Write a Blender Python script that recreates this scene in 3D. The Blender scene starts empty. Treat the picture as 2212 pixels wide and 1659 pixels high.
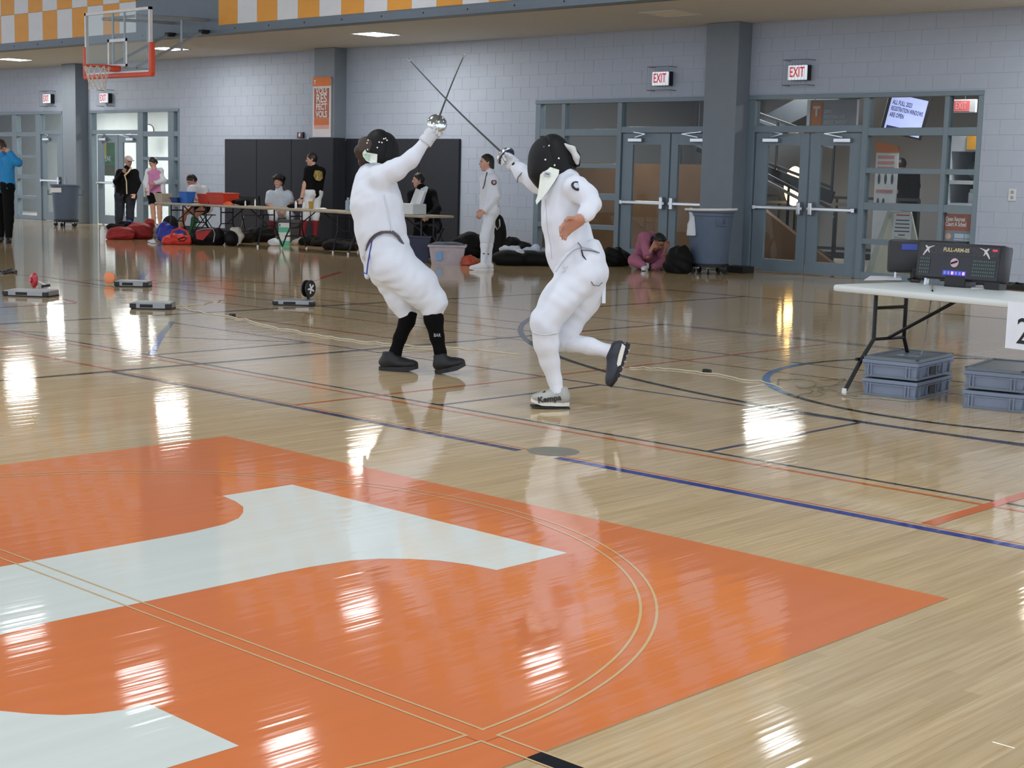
import bpy, bmesh, math, random
import numpy as np
from mathutils import Vector, Matrix

random.seed(7)
SC = bpy.context.scene
COL = SC.collection

# ---------------------------------------------------------------- camera
FPX, CXP, CYP = 3275.6, 1106.0, 829.5
YAW, PITCH, ROLL, CAMH = -0.756959, -0.135098, 0.0249114, 1.31


def _cam_axes():
    c, s = math.cos(YAW), math.sin(YAW)
    F = np.array([s * math.cos(PITCH), c * math.cos(PITCH), math.sin(PITCH)])
    R = np.array([c, -s, 0.0])
    U = np.cross(R, F)
    a, b = math.cos(ROLL), math.sin(ROLL)
    return a * R + b * U, -b * R + a * U, F


CR, CU, CF = _cam_axes()
CPOS = np.array([0, 0, CAMH])
cam_d = bpy.data.cameras.new('camera')
cam = bpy.data.objects.new('camera', cam_d)
COL.objects.link(cam)
cam.matrix_world = Matrix(((CR[0], CU[0], -CF[0], 0), (CR[1], CU[1], -CF[1], 0), (CR[2], CU[2], -CF[2], CAMH), (0, 0, 0, 1)))
cam_d.sensor_width = 36.0
cam_d.lens = FPX / 2212 * 36
cam_d.clip_start = 0.05
cam_d.clip_end = 300
SC.camera = cam

# ---------------------------------------------------------------- world, exposure
W_ = bpy.data.worlds.new('world')
SC.world = W_
W_.use_nodes = True
W_.node_tree.nodes['Background'].inputs[0].default_value = (0.80, 0.87, 1.0, 1)
W_.node_tree.nodes['Background'].inputs[1].default_value = 1.40
SC.view_settings.view_transform = 'Standard'
SC.view_settings.look = 'None'
SC.view_settings.gamma = 1.0
SC.view_settings.use_curve_mapping = False
SC.view_settings.exposure = 0.38
try:
    SC.cycles.max_bounces = 8
    SC.cycles.diffuse_bounces = 3
    SC.cycles.glossy_bounces = 4
    SC.cycles.transparent_max_bounces = 12
    SC.cycles.sample_clamp_indirect = 4.0
    SC.cycles.caustics_reflective = False
    SC.cycles.caustics_refractive = False
except Exception:
    pass

GYM_W, GYM_COL = 54, (0.90, 0.95, 1.0)      # hanging gym lamps
SOF_W, SOF_COL = 48, (1.0, 0.93, 0.82)       # recessed lamps under the track
LOB_W = 45                                   # lobby lamps


# ---------------------------------------------------------------- pixel helpers (2212 x 1659 frame)
def ray(x, y):
    return CR * ((x - CXP) / FPX) - CU * ((y - CYP) / FPX) + CF


def G(x, y, z=0.0):
    d = ray(x, y)
    return CPOS + d * ((z - CAMH) / d[2])


YW = 19.186


def WP(x, y, Y=YW):
    d = ray(x, y)
    return CPOS + d * (Y / d[1])


def AT(x, y, depth):
    return CPOS + ray(x, y) * depth


def DEP(p):
    return float(CF @ (np.array(p) - CPOS))


# ---------------------------------------------------------------- materials
def lin(c):
    if isinstance(c, str):
        c = tuple(int(c[i:i + 2], 16) / 255 for i in (1, 3, 5))
    return tuple(v / 12.92 if v <= 0.04045 else ((v + 0.055) / 1.055) ** 2.4 for v in c) + (1,)


MATS = {}


def mat(name, col, rough=0.6, metal=0.0, spec=0.5, var=0.06, vs=6.0, bump=0.0, bs=40.0, emit=0.0, coat=0.0, sheen=0.0):
    if name in MATS:
        return MATS[name]
    m = bpy.data.materials.new(name)
    m.use_nodes = True
    nt = m.node_tree
    b = nt.nodes['Principled BSDF']
    tc = nt.nodes.new('ShaderNodeTexCoord')
    n = nt.nodes.new('ShaderNodeTexNoise')
    n.inputs['Scale'].default_value = vs
    n.inputs['Detail'].default_value = 3
    nt.links.new(tc.outputs['Object'], n.inputs['Vector'])
    r = nt.nodes.new('ShaderNodeValToRGB')
    c = lin(col)
    r.color_ramp.elements[0].position = 0.3
    r.color_ramp.elements[1].position = 0.7
    r.color_ramp.elements[0].color = tuple(v * (1 - var) for v in c[:3]) + (1,)
    r.color_ramp.elements[1].color = tuple(min(1, v * (1 + var)) for v in c[:3]) + (1,)
    nt.links.new(n.outputs['Fac'], r.inputs['Fac'])
    nt.links.new(r.outputs['Color'], b.inputs['Base Color'])
    b.inputs['Roughness'].default_value = rough
    b.inputs['Metallic'].default_value = metal
    b.inputs['Specular IOR Level'].default_value = spec
    if coat:
        b.inputs['Coat Weight'].default_value = coat
        b.inputs['Coat Roughness'].default_value = 0.1
    if sheen:
        b.inputs['Sheen Weight'].default_value = sheen
    if emit:
        nt.links.new(r.outputs['Color'], b.inputs['Emission Color'])
        b.inputs['Emission Strength'].default_value = emit
    if bump:
        n2 = nt.nodes.new('ShaderNodeTexNoise')
        n2.inputs['Scale'].default_value = bs
        n2.inputs['Detail'].default_value = 4
        nt.links.new(tc.outputs['Object'], n2.inputs['Vector'])
        bp = nt.nodes.new('ShaderNodeBump')
        bp.inputs['Strength'].default_value = bump
        bp.inputs['Distance'].default_value = 0.01
        nt.links.new(n2.outputs['Fac'], bp.inputs['Height'])
        nt.links.new(bp.outputs['Normal'], b.inputs['Normal'])
    MATS[name] = m
    return m


def glassmat(name, tint=(0.93, 0.96, 0.97), refl=1.0):
    m = bpy.data.materials.new(name)
    m.use_nodes = True
    nt = m.node_tree
    for n in list(nt.nodes):
        nt.nodes.remove(n)
    o = nt.nodes.new('ShaderNodeOutputMaterial')
    t = nt.nodes.new('ShaderNodeBsdfTransparent')
    t.inputs[0].default_value = tint + (1,)
    g = nt.nodes.new('ShaderNodeBsdfGlossy')
    g.inputs['Roughness'].default_value = 0.02
    fr = nt.nodes.new('ShaderNodeFresnel')
    fr.inputs[0].default_value = 1.45
    mx = nt.nodes.new('ShaderNodeMixShader')
    ml = nt.nodes.new('ShaderNodeMath')
    ml.operation = 'MULTIPLY'
    ml.inputs[1].default_value = refl
    ge = nt.nodes.new('ShaderNodeNewGeometry')
    inv = nt.nodes.new('ShaderNodeMath')
    inv.operation = 'SUBTRACT'
    inv.inputs[0].default_value = 1.0
    nt.links.new(ge.outputs['Backfacing'], inv.inputs[1])
    m2 = nt.nodes.new('ShaderNodeMath')
    m2.operation = 'MULTIPLY'
    nt.links.new(fr.outputs[0], m2.inputs[0])
    nt.links.new(inv.outputs[0], m2.inputs[1])
    nt.links.new(m2.outputs[0], ml.inputs[0])
    nt.links.new(ml.outputs[0], mx.inputs[0])
    nt.links.new(t.outputs[0], mx.inputs[1])
    nt.links.new(g.outputs[0], mx.inputs[2])
    nt.links.new(mx.outputs[0], o.inputs[0])
    MATS[name] = m
    return m


GLASS = glassmat('door_glass', (0.90, 0.93, 0.94), 0.4)
CLEAR = glassmat('clear_board', (0.90, 0.95, 0.95), 0.8)


def floormat(name, kind, col=None):
    """kind: planks (boards drawn by world position), board (one board per object), paint"""
    m = bpy.data.materials.new(name)
    m.use_nodes = True
    nt = m.node_tree
    L = nt.links.new
    b = nt.nodes['Principled BSDF']
    geo = nt.nodes.new('ShaderNodeNewGeometry')
    sep = nt.nodes.new('ShaderNodeSeparateXYZ')
    L(geo.outputs['Position'], sep.inputs[0])
    # long, thin waviness of the sanded boards, along Y
    mp = nt.nodes.new('ShaderNodeMapping')
    mp.inputs['Scale'].default_value = (17.48, 0.8, 1)
    L(geo.outputs['Position'], mp.inputs[0])
    n1 = nt.nodes.new('ShaderNodeTexNoise')
    n1.inputs['Scale'].default_value = 1.0
    n1.inputs['Detail'].default_value = 2
    L(mp.outputs[0], n1.inputs['Vector'])
    n2 = nt.nodes.new('ShaderNodeTexNoise')
    n2.inputs['Scale'].default_value = 2.2
    n2.inputs['Detail'].default_value = 2
    L(geo.outputs['Position'], n2.inputs['Vector'])
    ad = nt.nodes.new('ShaderNodeMath')
    ad.operation = 'ADD'
    L(n1.outputs['Fac'], ad.inputs[0])
    L(n2.outputs['Fac'], ad.inputs[1])
    bp = nt.nodes.new('ShaderNodeBump')
    bp.inputs['Strength'].default_value = 0.35
    bp.inputs['Distance'].default_value = 0.0026
    L(ad.outputs[0], bp.inputs['Height'])
    L(bp.outputs['Normal'], b.inputs['Normal'])
    b.inputs['Roughness'].default_value = 0.065
    b.inputs['IOR'].default_value = 1.52
    if kind == 'paint':
        c = lin(col)
        r = nt.nodes.new('ShaderNodeValToRGB')
        r.color_ramp.elements[0].color = tuple(v * 0.94 for v in c[:3]) + (1,)
        r.color_ramp.elements[1].color = tuple(min(1, v * 1.05) for v in c[:3]) + (1,)
        L(n1.outputs['Fac'], r.inputs['Fac'])
        L(r.outputs['Color'], b.inputs['Base Color'])
    else:
        cmb = nt.nodes.new('ShaderNodeCombineXYZ')
        L(sep.outputs['Y'], cmb.inputs['X'])
        L(sep.outputs['X'], cmb.inputs['Y'])
        # wood grain
        mg = nt.nodes.new('ShaderNodeMapping')
        mg.inputs['Scale'].default_value = (60, 2.2, 1)
        L(geo.outputs['Position'], mg.inputs[0])
        ng = nt.nodes.new('ShaderNodeTexNoise')
        ng.inputs['Scale'].default_value = 1.0
        ng.inputs['Detail'].default_value = 5
        L(mg.outputs[0], ng.inputs['Vector'])
        rg = nt.nodes.new('ShaderNodeValToRGB')
        rg.color_ramp.elements[0].position = 0.25
        rg.color_ramp.elements[1].position = 0.75
        rg.color_ramp.elements[0].color = lin('#c4a87c')
        rg.color_ramp.elements[1].color = lin('#dac39d')
        L(ng.outputs['Fac'], rg.inputs['Fac'])
        mx = nt.nodes.new('ShaderNodeMix')
        mx.data_type = 'RGBA'
        mx.blend_type = 'MULTIPLY'
        mx.inputs[0].default_value = 1.0
        L(rg.outputs['Color'], mx.inputs[6])
        if kind == 'planks':
            br = nt.nodes.new('ShaderNodeTexBrick')
            br.inputs['Scale'].default_value = 1.0
            br.inputs['Brick Width'].default_value = 1.37
            br.inputs['Row Height'].default_value = 0.0572
            br.inputs['Mortar Size'].default_value = 0.0009
            br.inputs['Mortar Smooth'].default_value = 0.2
            br.inputs['Color1'].default_value = (0.88, 0.87, 0.85, 1)
            br.inputs['Color2'].default_value = (1.0, 1.0, 1.0, 1)
            br.inputs['Mortar'].default_value = (0.48, 0.42, 0.34, 1)
            br.offset = 0.37
            L(cmb.outputs[0], br.inputs['Vector'])
            L(br.outputs['Color'], mx.inputs[7])
        else:
            oi = nt.nodes.new('ShaderNodeObjectInfo')
            r2 = nt.nodes.new('ShaderNodeValToRGB')
            r2.color_ramp.elements[0].color = (0.86, 0.85, 0.83, 1)
            r2.color_ramp.elements[1].color = (1, 1, 1, 1)
            L(oi.outputs['Random'], r2.inputs['Fac'])
            L(r2.outputs['Color'], mx.inputs[7])
        L(mx.outputs[2], b.inputs['Base Color'])
    MATS[name] = m
    return m


# ---------------------------------------------------------------- objects
PM = {}


def tag(o, label=None, cat=None, group=None, kind=None):
    if label:
        o['label'] = label
    if cat:
        o['category'] = cat
    if group:
        o['group'] = group
    if kind:
        o['kind'] = kind
    return o


def thing(name, label, cat, loc=(0, 0, 0), rotz=0.0, group=None, kind=None):
    o = bpy.data.objects.new(name, None)
    COL.objects.link(o)
    o.empty_display_size = 0.1
    o.location = Vector([float(v) for v in loc])
    o.rotation_euler = (0, 0, rotz)
    PM[o.name] = Matrix.Translation(o.location) @ Matrix.Rotation(rotz, 4, 'Z')
    return tag(o, label, cat, group, kind)


def link_mesh(name, me, parent=None):
    o = bpy.data.objects.new(name, me)
    COL.objects.link(o)
    if parent is not None:
        o.parent = parent
        PM[o.name] = PM[parent.name]
        if parent.type == 'MESH' and parent.parent is None:
            PM[o.name] = PM.get(parent.name, Matrix())
    else:
        PM[o.name] = Matrix()
    return o


class MB:
    def __init__(s, M=None):
        s.v, s.f, s.mi, s.M, s.cm = [], [], [], M, 0

    def add(s, vs, fs):
        n = len(s.v)
        if s.M is not None:
            vs = [tuple(s.M @ Vector([float(c) for c in v])) for v in vs]
        s.v += [tuple(float(c) for c in v) for v in vs]
        s.f += [tuple(i + n for i in f) for f in fs]
        s.mi += [s.cm] * len(fs)
        return s

    def box(s, x0, x1, y0, y1, z0, z1, bev=0.0):
        if bev <= 0:
            vs = [(x, y, z) for x in (x0, x1) for y in (y0, y1) for z in (z0, z1)]
            return s.add(vs, [(0, 1, 3, 2), (4, 6, 7, 5), (0, 4, 5, 1), (2, 3, 7, 6), (0, 2, 6, 4), (1, 5, 7, 3)])
        b = min(bev, (x1 - x0) / 2.01, (y1 - y0) / 2.01, (z1 - z0) / 2.01)
        bm = bmesh.new()
        bmesh.ops.create_cube(bm, size=1)
        for v in bm.verts:
            v.co = Vector(((x0 + x1) / 2 + v.co.x * (x1 - x0), (y0 + y1) / 2 + v.co.y * (y1 - y0), (z0 + z1) / 2 + v.co.z * (z1 - z0)))
        bmesh.ops.bevel(bm, geom=list(bm.edges), offset=b, segments=2, profile=0.5, affect='EDGES')
        bm.verts.index_update()
        vs = [tuple(v.co) for v in bm.verts]
        fs = [tuple(v.index for v in f.verts) for f in bm.faces]
        bm.free()
        return s.add(vs, fs)

    def bar(s, a, b, w, h, up=(0, 0, 1)):
        a, b = Vector([float(v) for v in a]), Vector([float(v) for v in b])
        d = (b - a).normalized()
        u = Vector(up)
        sd = d.cross(u)
        if sd.length < 1e-4:
            sd = d.cross(Vector((1, 0, 0)))
        sd.normalize()
        u = sd.cross(d).normalized()
        vs = []
        for p in (a, b):
            for i, j in ((-1, -1), (1, -1), (1, 1), (-1, 1)):
                vs.append(p + sd * (i * w / 2) + u * (j * h / 2))
        return s.add(vs, [(0, 3, 2, 1), (4, 5, 6, 7), (0, 1, 5, 4), (1, 2, 6, 5), (2, 3, 7, 6), (3, 0, 4, 7)])

    def tube(s, pts, r, n=8, closed=False):
        P = [Vector([float(c) for c in p]) for p in pts]
        m = len(P)
        rs = r if isinstance(r, (list, tuple)) else [r] * m
        vs, fs = [], []
        nrm = None
        for i in range(m):
            if closed:
                d = P[(i + 1) % m] - P[i - 1]
            else:
                d = P[min(i + 1, m - 1)] - P[max(i - 1, 0)]
            d.normalize()
            if nrm is None:
                nrm = d.orthogonal().normalized()
            nrm = (nrm - d * nrm.dot(d))
            if nrm.length < 1e-6:
                nrm = d.orthogonal()
            nrm.normalize()
            bn = d.cross(nrm)
            for k in range(n):
                a = 2 * math.pi * k / n
                vs.append(P[i] + (nrm * math.cos(a) + bn * math.sin(a)) * rs[i])
        for i in range(m if closed else m - 1):
            j = (i + 1) % m
            for k in range(n):
                fs.append((i * n + k, i * n + (k + 1) % n, j * n + (k + 1) % n, j * n + k))
        if not closed:
            fs.append(tuple(range(n - 1, -1, -1)))
            fs.append(tuple((m - 1) * n + k for k in range(n)))
        return s.add(vs, fs)

    def lathe(s, prof, n=20, c=(0, 0, 0), axis=(0, 0, 1), a0=0, a1=2 * math.pi, xs=1.0):
        ax = Vector([float(v) for v in axis]).normalized()
        u = Vector((1, 0, 0)) if abs(ax.z) > 0.99 else ax.orthogonal().normalized()
        w = ax.cross(u)
        c = Vector([float(v) for v in c])
        full = abs(a1 - a0 - 2 * math.pi) < 1e-6
        k = n if full else n + 1
        vs, fs = [], []
        for (r, z) in prof:
            for i in range(k):
                a = a0 + (a1 - a0) * i / n
                vs.append(c + (u * math.cos(a) * xs + w * math.sin(a)) * r + ax * z)
        for j in range(len(prof) - 1):
            for i in range(n):
                i2 = (i + 1) % k
                fs.append((j * k + i, j * k + i2, (j + 1) * k + i2, (j + 1) * k + i))
        if full:
            if prof[0][0] > 1e-5:
                fs.append(tuple(range(k - 1, -1, -1)))
            if prof[-1][0] > 1e-5:
                fs.append(tuple((len(prof) - 1) * k + i for i in range(k)))
        return s.add(vs, fs)

    def ell(s, c, r, R=None, nu=14, nv=9):
        vs, fs = [], []
        if not isinstance(r, (tuple, list)):
            r = (r, r, r)
        c = Vector([float(v) for v in c])
        for j in range(nv + 1):
            t = math.pi * j / nv
            for i in range(nu):
                a = 2 * math.pi * i / nu
                p = Vector((r[0] * math.sin(t) * math.cos(a), r[1] * math.sin(t) * math.sin(a), r[2] * math.cos(t)))
                vs.append(c + (R @ p if R is not None else p))
        for j in range(nv):
            for i in range(nu):
                fs.append((j * nu + i, (j + 1) * nu + i, (j + 1) * nu + (i + 1) % nu, j * nu + (i + 1) % nu))
        return s.add(vs, fs)

    def prism(s, poly, f0, f1):
        """poly: 2d points; f0/f1 map (u,v) to 3d for the two caps"""
        n = len(poly)
        vs = [f0(*p) for p in poly] + [f1(*p) for p in poly]
        fs = [tuple(range(n - 1, -1, -1)), tuple(range(n, 2 * n))]
        fs += [(i, (i + 1) % n, n + (i + 1) % n, n + i) for i in range(n)]
        return s.add(vs, fs)

    def quad(s, a, b, c, d):
        return s.add([a, b, c, d], [(0, 1, 2, 3)])

    def build(s, name, m, parent=None, smooth=False, kind=None):
        me = bpy.data.meshes.new(name)
        vs = s.v
        if parent is not None:
            inv = PM[parent.name].inverted()
            vs = [tuple(inv @ Vector(v)) for v in vs]
        me.from_pydata(vs, [], s.f)
        for mm in (m if isinstance(m, (list, tuple)) else [m]):
            me.materials.append(mm)
        if isinstance(m, (list, tuple)):
            me.polygons.foreach_set('material_index', s.mi)
        if smooth:
            me.polygons.foreach_set('use_smooth', [True] * len(me.polygons))
            try:
                me.set_sharp_from_angle(angle=math.radians(40))
            except Exception:
                pass
        me.update()
        o = link_mesh(name, me, parent)
        if kind:
            o['kind'] = kind
        return o


def text(name, body, size, M, m, parent, xs=1.0, ext=0.0008, align='CENTER', bold=0.0):
    cu = bpy.data.curves.new(name, 'FONT')
    cu.body = body
    cu.size = size
    cu.extrude = ext
    cu.offset = bold
    cu.align_x = align
    cu.align_y = 'CENTER'
    cu.resolution_u = 3
    o = bpy.data.objects.new(name, cu)
    COL.objects.link(o)
    bpy.context.view_layer.update()
    me = bpy.data.meshes.new_from_object(o.evaluated_get(bpy.context.evaluated_depsgraph_get()))
    bpy.data.objects.remove(o)
    bpy.data.curves.remove(cu)
    me.name = name
    T = PM[parent.name].inverted() @ M @ Matrix.Diagonal((xs, 1, 1, 1))
    me.transform(T)
    me.materials.clear()
    me.materials.append(m)
    return link_mesh(name, me, parent)


def wallframe(x, y, z):
    """text frame on a plane facing -Y: x right, y up, normal to -Y"""
    return Matrix(((1, 0, 0, x), (0, 0, -1, y), (0, 1, 0, z), (0, 0, 0, 1)))


def frame(o, xa, ya):
    o, xa, ya = Vector([float(v) for v in o]), Vector([float(v) for v in xa]).normalized(), Vector([float(v) for v in ya])
    z = xa.cross(ya).normalized()
    ya = z.cross(xa)
    return Matrix(((xa.x, ya.x, z.x, o.x), (xa.y, ya.y, z.y, o.y), (xa.z, ya.z, z.z, o.z), (0, 0, 0, 1)))


def copytree(o, parent=None):
    c = o.copy()
    COL.objects.link(c)
    c.parent = parent
    if o.name in PM:
        PM[c.name] = PM[o.name]
    for ch in list(o.children):
        copytree(ch, c)
    return c


def area(name, loc, sx, sy, power, col, rot=(0, 0, 0), parent=None):
    l = bpy.data.lights.new(name, 'AREA')
    l.shape = 'RECTANGLE'
    l.size, l.size_y, l.energy, l.color = sx, sy, power, col
    o = bpy.data.objects.new(name, l)
    COL.objects.link(o)
    o.location = loc
    o.rotation_euler = rot
    if parent is not None:
        o.parent = parent
        o.location = Vector(loc) - parent.location
    return o

# ================================================================= STRUCTURE
M_WALL = mat('painted_block', '#a5b1c4', 0.55, var=0.03, vs=2.5, bump=0.12, bs=60)
M_COL = mat('column_grey_paint', '#75808c', 0.5, var=0.03)
M_SOF = mat('soffit_paint', '#c6c7c6', 0.85, var=0.02)
M_BEAM = mat('beam_grey_paint', '#758391', 0.55, var=0.03)
M_FRAME = mat('door_frame_grey', '#70828f', 0.42, var=0.03)
M_STEEL = mat('brushed_steel', '#b9bdc0', 0.28, metal=0.9, var=0.04)
M_DARK = mat('dark_rubber', '#0d0e11', 0.6)
M_BLACK = mat('black_plastic', '#08090b', 0.45)
M_WHITE = mat('white_plastic', '#e8eaec', 0.4, var=0.02)
M_ORANGE = mat('panel_orange', '#f7ae48', 0.6, var=0.03)
M_PWHITE = mat('panel_white', '#eef3fa', 0.6, var=0.02)
M_PAD = mat('grey_vinyl_pad', '#292c34', 0.6, spec=0.25, var=0.05, bump=0.05)

# ---- floor
FP = floormat('maple_planks', 'planks')
FB = floormat('maple_board', 'board')
CEIL_Z = 3.68
RX0, RX1, RY0, RY1 = -68 * 0.0572, -18 * 0.0572, 2.0, 6.6
fl = MB()
for (a, b, c, d) in ((-60, RX0, -16, 40), (RX1, 14, -16, 40), (RX0, RX1, -16, RY0), (RX0, RX1, RY1, 40)):
    fl.box(a, b, c, min(d, YW + 0.35), -0.05, 0.0)
fl.box(RX0, RX1, RY0, RY1, -0.05, -0.012)
LCX, LCY, LA = -4.19, 2.483, 1.955
LX1, LY1 = LCX + LA, LCY + LA
fl.box(RX0, LX1, RY0, LY1, -0.012, 0.0)
floor = fl.build('floor', FP)
tag(floor, 'glossy maple sports floor with painted court lines', 'floor', kind='structure')

rb = random.Random(3)
for c in range(-68, -18):
    x0, x1 = c * 0.0572, (c + 1) * 0.0572
    ys = LY1 if x0 < LX1 - 0.02 else RY0
    y = ys - rb.random() * 1.2
    if x0 < LX1 - 0.02 and x1 > LX1:
        pass
    while y < RY1:
        y2 = y + rb.choice((0.9, 1.2, 1.5, 1.8))
        a, b = max(y, ys), min(y2, RY1)
        y = y2
        if b - a < 0.12:
            continue
        g, h = 0.0004, 0.0016
        bm_ = MB()
        e = [rb.uniform(-0.00012, 0.00012) for _ in range(4)]
        X0, X1, A, B = x0 + g, x1 - g, a + g, b - g
        vs = [(X0, A, -0.012), (X1, A, -0.012), (X1, B, -0.012), (X0, B, -0.012),
              (X0, A, -h / 2), (X1, A, -h / 2), (X1, B, -h / 2), (X0, B, -h / 2),
              (X0 + h / 2, A + h / 2, e[0]), (X1 - h / 2, A + h / 2, e[1]), (X1 - h / 2, B - h / 2, e[2]), (X0 + h / 2, B - h / 2, e[3])]
        fs = [(8, 9, 10, 11)]
        for k in range(4):
            k2 = (k + 1) % 4
            fs += [(k, k2, 4 + k2, 4 + k), (4 + k, 4 + k2, 8 + k2, 8 + k)]
        bm_.add(vs, fs)
        bm_.build('floor_board', FB, floor)

PAINT = {}


def paint(col):
    if col not in PAINT:
        PAINT[col] = floormat('court_paint_' + col[1:], 'paint', col)
    return PAINT[col]


_lz = [0.0004]


def decal(name, polys, col, label=None):
    b = MB()
    z = _lz[0]
    for p in polys:
        b.add([(x, y, z) for x, y in p], [tuple(range(len(p)))])
    o = b.build(name, paint(col), floor)
    if label:
        o['label'] = label
    return o


def strip(pts, w):
    """quads along a polyline"""
    out = []
    P = [np.array(p, float) for p in pts]
    nn = []
    for i in range(len(P)):
        d = P[min(i + 1, len(P) - 1)] - P[max(i - 1, 0)]
        d /= np.hypot(*d)
        nn.append(np.array([-d[1], d[0]]) * w / 2)
    for i in range(len(P) - 1):
        out.append([P[i] - nn[i], P[i + 1] - nn[i + 1], P[i + 1] + nn[i + 1], P[i] + nn[i]])
    return out


def ccw(polys):
    r = []
    for p in polys:
        a = sum(p[i][0] * p[(i + 1) % len(p)][1] - p[(i + 1) % len(p)][0] * p[i][1] for i in range(len(p)))
        r.append(p if a > 0 else p[::-1])
    return r


def line(pts, w, col, name='court_line'):
    _lz[0] += 0.00003
    return decal(name, ccw(strip(pts, w)), col)


def arc(cx, cy, r, a0, a1, n=64):
    return [(cx + r * math.cos(math.radians(a0 + (a1 - a0) * i / n)), cy + r * math.sin(math.radians(a0 + (a1 - a0) * i / n))) for i in range(n + 1)]


# logo on the floor
decal('logo_square', [[(LCX - LA, LCY - LA), (LX1, LCY - LA), (LX1, LY1), (LCX - LA, LY1)]], '#e07f4b', 'orange painted square of the floor logo')
half = [(0.33, 0.575), (0.335, 0.70), (0.36, 0.859), (0.406, 0.952), (0.475, 1.025), (0.557, 1.086), (0.661, 1.124), (0.777, 1.145), (0.778, 1.503)]
halfb = [(1.482, -1.5), (1.482, -0.434), (1.11, -0.43), (1.103, -0.493), (1.077, -0.564), (1.036, -0.624), (0.978, -0.674), (0.908, -0.719), (0.80, -0.75), (0.60, -0.73), (0.45, -0.62), (0.36, -0.48), (0.33, -0.30)]
hp = halfb + half
Tp = hp + [(-x, y) for x, y in reversed(hp)]
TC = (LCX - 0.028, LCY - 0.037)
_lz[0] = 0.0008
bt = MB()
bt.add([(TC[0] + x, TC[1] + y, 0.0008) for x, y in Tp], [tuple(range(len(Tp)))])
tl = bt.build('logo_letter', paint('#dfe6df'), floor)
tl['label'] = 'white letter T inside the orange floor logo'
_lz[0] = 0.0012
CREAM = '#d9b888'
CCX, CCY = -4.22, 2.470
for r in (1.842, 1.792):
    line(arc(CCX, CCY, r, -80, 100, 90), 0.009, CREAM, 'circle_outline')
    line(arc(CCX, CCY, r, 100, 280, 60), 0.009, CREAM, 'circle_outline')
for yy in (CCY - 0.028, CCY + 0.028):
    line([(-6.1, yy), (LX1 + 0.5, yy)], 0.008, CREAM, 'centre_line_outline')
# inside the crossing the band is plain orange
line([(-2.403, CCY - 0.034), (-2.403, CCY + 0.034)], 0.041, '#e07f4b', 'line_crossing')
line([(-2.438, CCY), (-2.368, CCY)], 0.048, '#e07f4b', 'line_crossing')
line([(LX1, CCY), (0.5, CCY)], 0.05, '#1b1c20')
# court lines
BLUE, PURP, BLK, ORG, GRY = '#2f3f92', '#4a4463', '#22211f', '#cf6a35', '#7c7d86'
_lz[0] = 0.0005
line([(-16, 5.355), (3, 5.355)], 0.012, ORG)
line([(-8.6, 5.30), (-6.6, 5.30)], 0.052, '#4f4c58')
line([(-6.6, 5.30), (-4.95, 5.30)], 0.052, '#3b3a60')
line([(-4.7, 5.30), (3, 5.30)], 0.056, BLUE)
line([(-16, 5.36), (-8.6, 5.36)], 0.035, ORG)
line([(-11.2, 6.01), (3, 6.01)], 0.03, '#3f3b46')
line([(-16, 5.905), (3, 5.905)], 0.03, ORG)
line([(-11.15, 7.45), (3, 7.45)], 0.03, PURP)
line([(-8.6, 11.18), (3, 11.18)], 0.03, BLK)
line([(-16, 11.10), (3, 11.10)], 0.03, PURP)
line([(-11.7, 14.75), (-1, 14.75)], 0.05, '#3a3836')
line([(-16, 9.6), (-4, 9.6)], 0.03, PURP)
line([(-16, 9.0), (-2, 9.0)], 0.025, '#9a5a3a')
line([(-8.6, -2), (-8.6, 11.2)], 0.05, BLK)
line([(-11.72, 2), (-11.72, 14.77)], 0.05, BLK)
line([(-10.22, 11.6), (-10.22, 14.77)], 0.05, BLK)
for x in (-4.342, -6.25, -9.21):
    line([(x, 6.01), (x, 7.45)], 0.03, PURP)
line([(-6.75, 5.36), (-6.75, 11.05)], 0.03, ORG)
line([(-2.815, 5.38), (-2.815, 9.5)], 0.06, '#d66a3c')
line([(-9.207, 6.006), (-10.338, 6.848)], 0.05, '#4a55a5')
line([(-10.338, 6.848), (-11.151, 7.491)], 0.05, '#5a5a68')
line([(-11.15, 6.01), (-9.21, 7.45)], 0.025, PURP)
line([(-8.9, 10.1), (-16, 10.1)], 0.03, '#a65f3d')
line(arc(-4.05, 14.25, 6.78, 195, 285, 80), 0.05, BLK, 'three_point_line')
line(arc(-4.206, 9.648, 1.872, 90, 185, 40), 0.05, BLK, 'circle_line')
line(arc(-4.206, 9.648, 1.872, 185, 235, 24), 0.05, '#2b6ca8', 'circle_line')
line(arc(-4.206, 9.648, 1.872, 235, 450, 60), 0.05, BLK, 'circle_line')
line([(-13, 8.2), (-9, 8.2)], 0.03, '#a65f3d')
# bright tape lines at the left
TAPE = '#e0653b'
p = [G(*q)[:2] for q in ((25, 592), (100, 598), (165, 606), (250, 607))]
line(p, 0.06, '#d9785a', 'tape_line')
p = [G(*q)[:2] for q in ((100, 598), (190, 612), (250, 620))]
line(p, 0.05, '#8d5b48', 'tape_line')
p = [G(*q)[:2] for q in ((317, 612), (480, 606), (560, 611), (660, 611), (735, 588))]
line(p, 0.07, TAPE, 'tape_line')
p = [G(*q)[:2] for q in ((300, 607), (318, 583))]
line(p, 0.06, '#5a62b8', 'tape_line')
p = [G(*q)[:2] for q in ((0, 664), (160, 655), (163, 652), (118, 641))]
line(p, 0.04, '#c8452e', 'tape_line')

dk = G(1195, 975)
b = MB()
b.lathe([(0.001, 0.003), (0.088, 0.003), (0.092, 0.0)], 28, (dk[0], dk[1], 0.0))
b.lathe([(0.105, 0.0006), (0.125, 0.0006), (0.128, 0.0)], 28, (dk[0], dk[1], 0.0))
b.build('floor_socket_cover', mat('socket_cover', '#7f7d70', 0.5, metal=0.2), floor)['label'] = 'round grey cover plate set in the floor'

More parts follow.
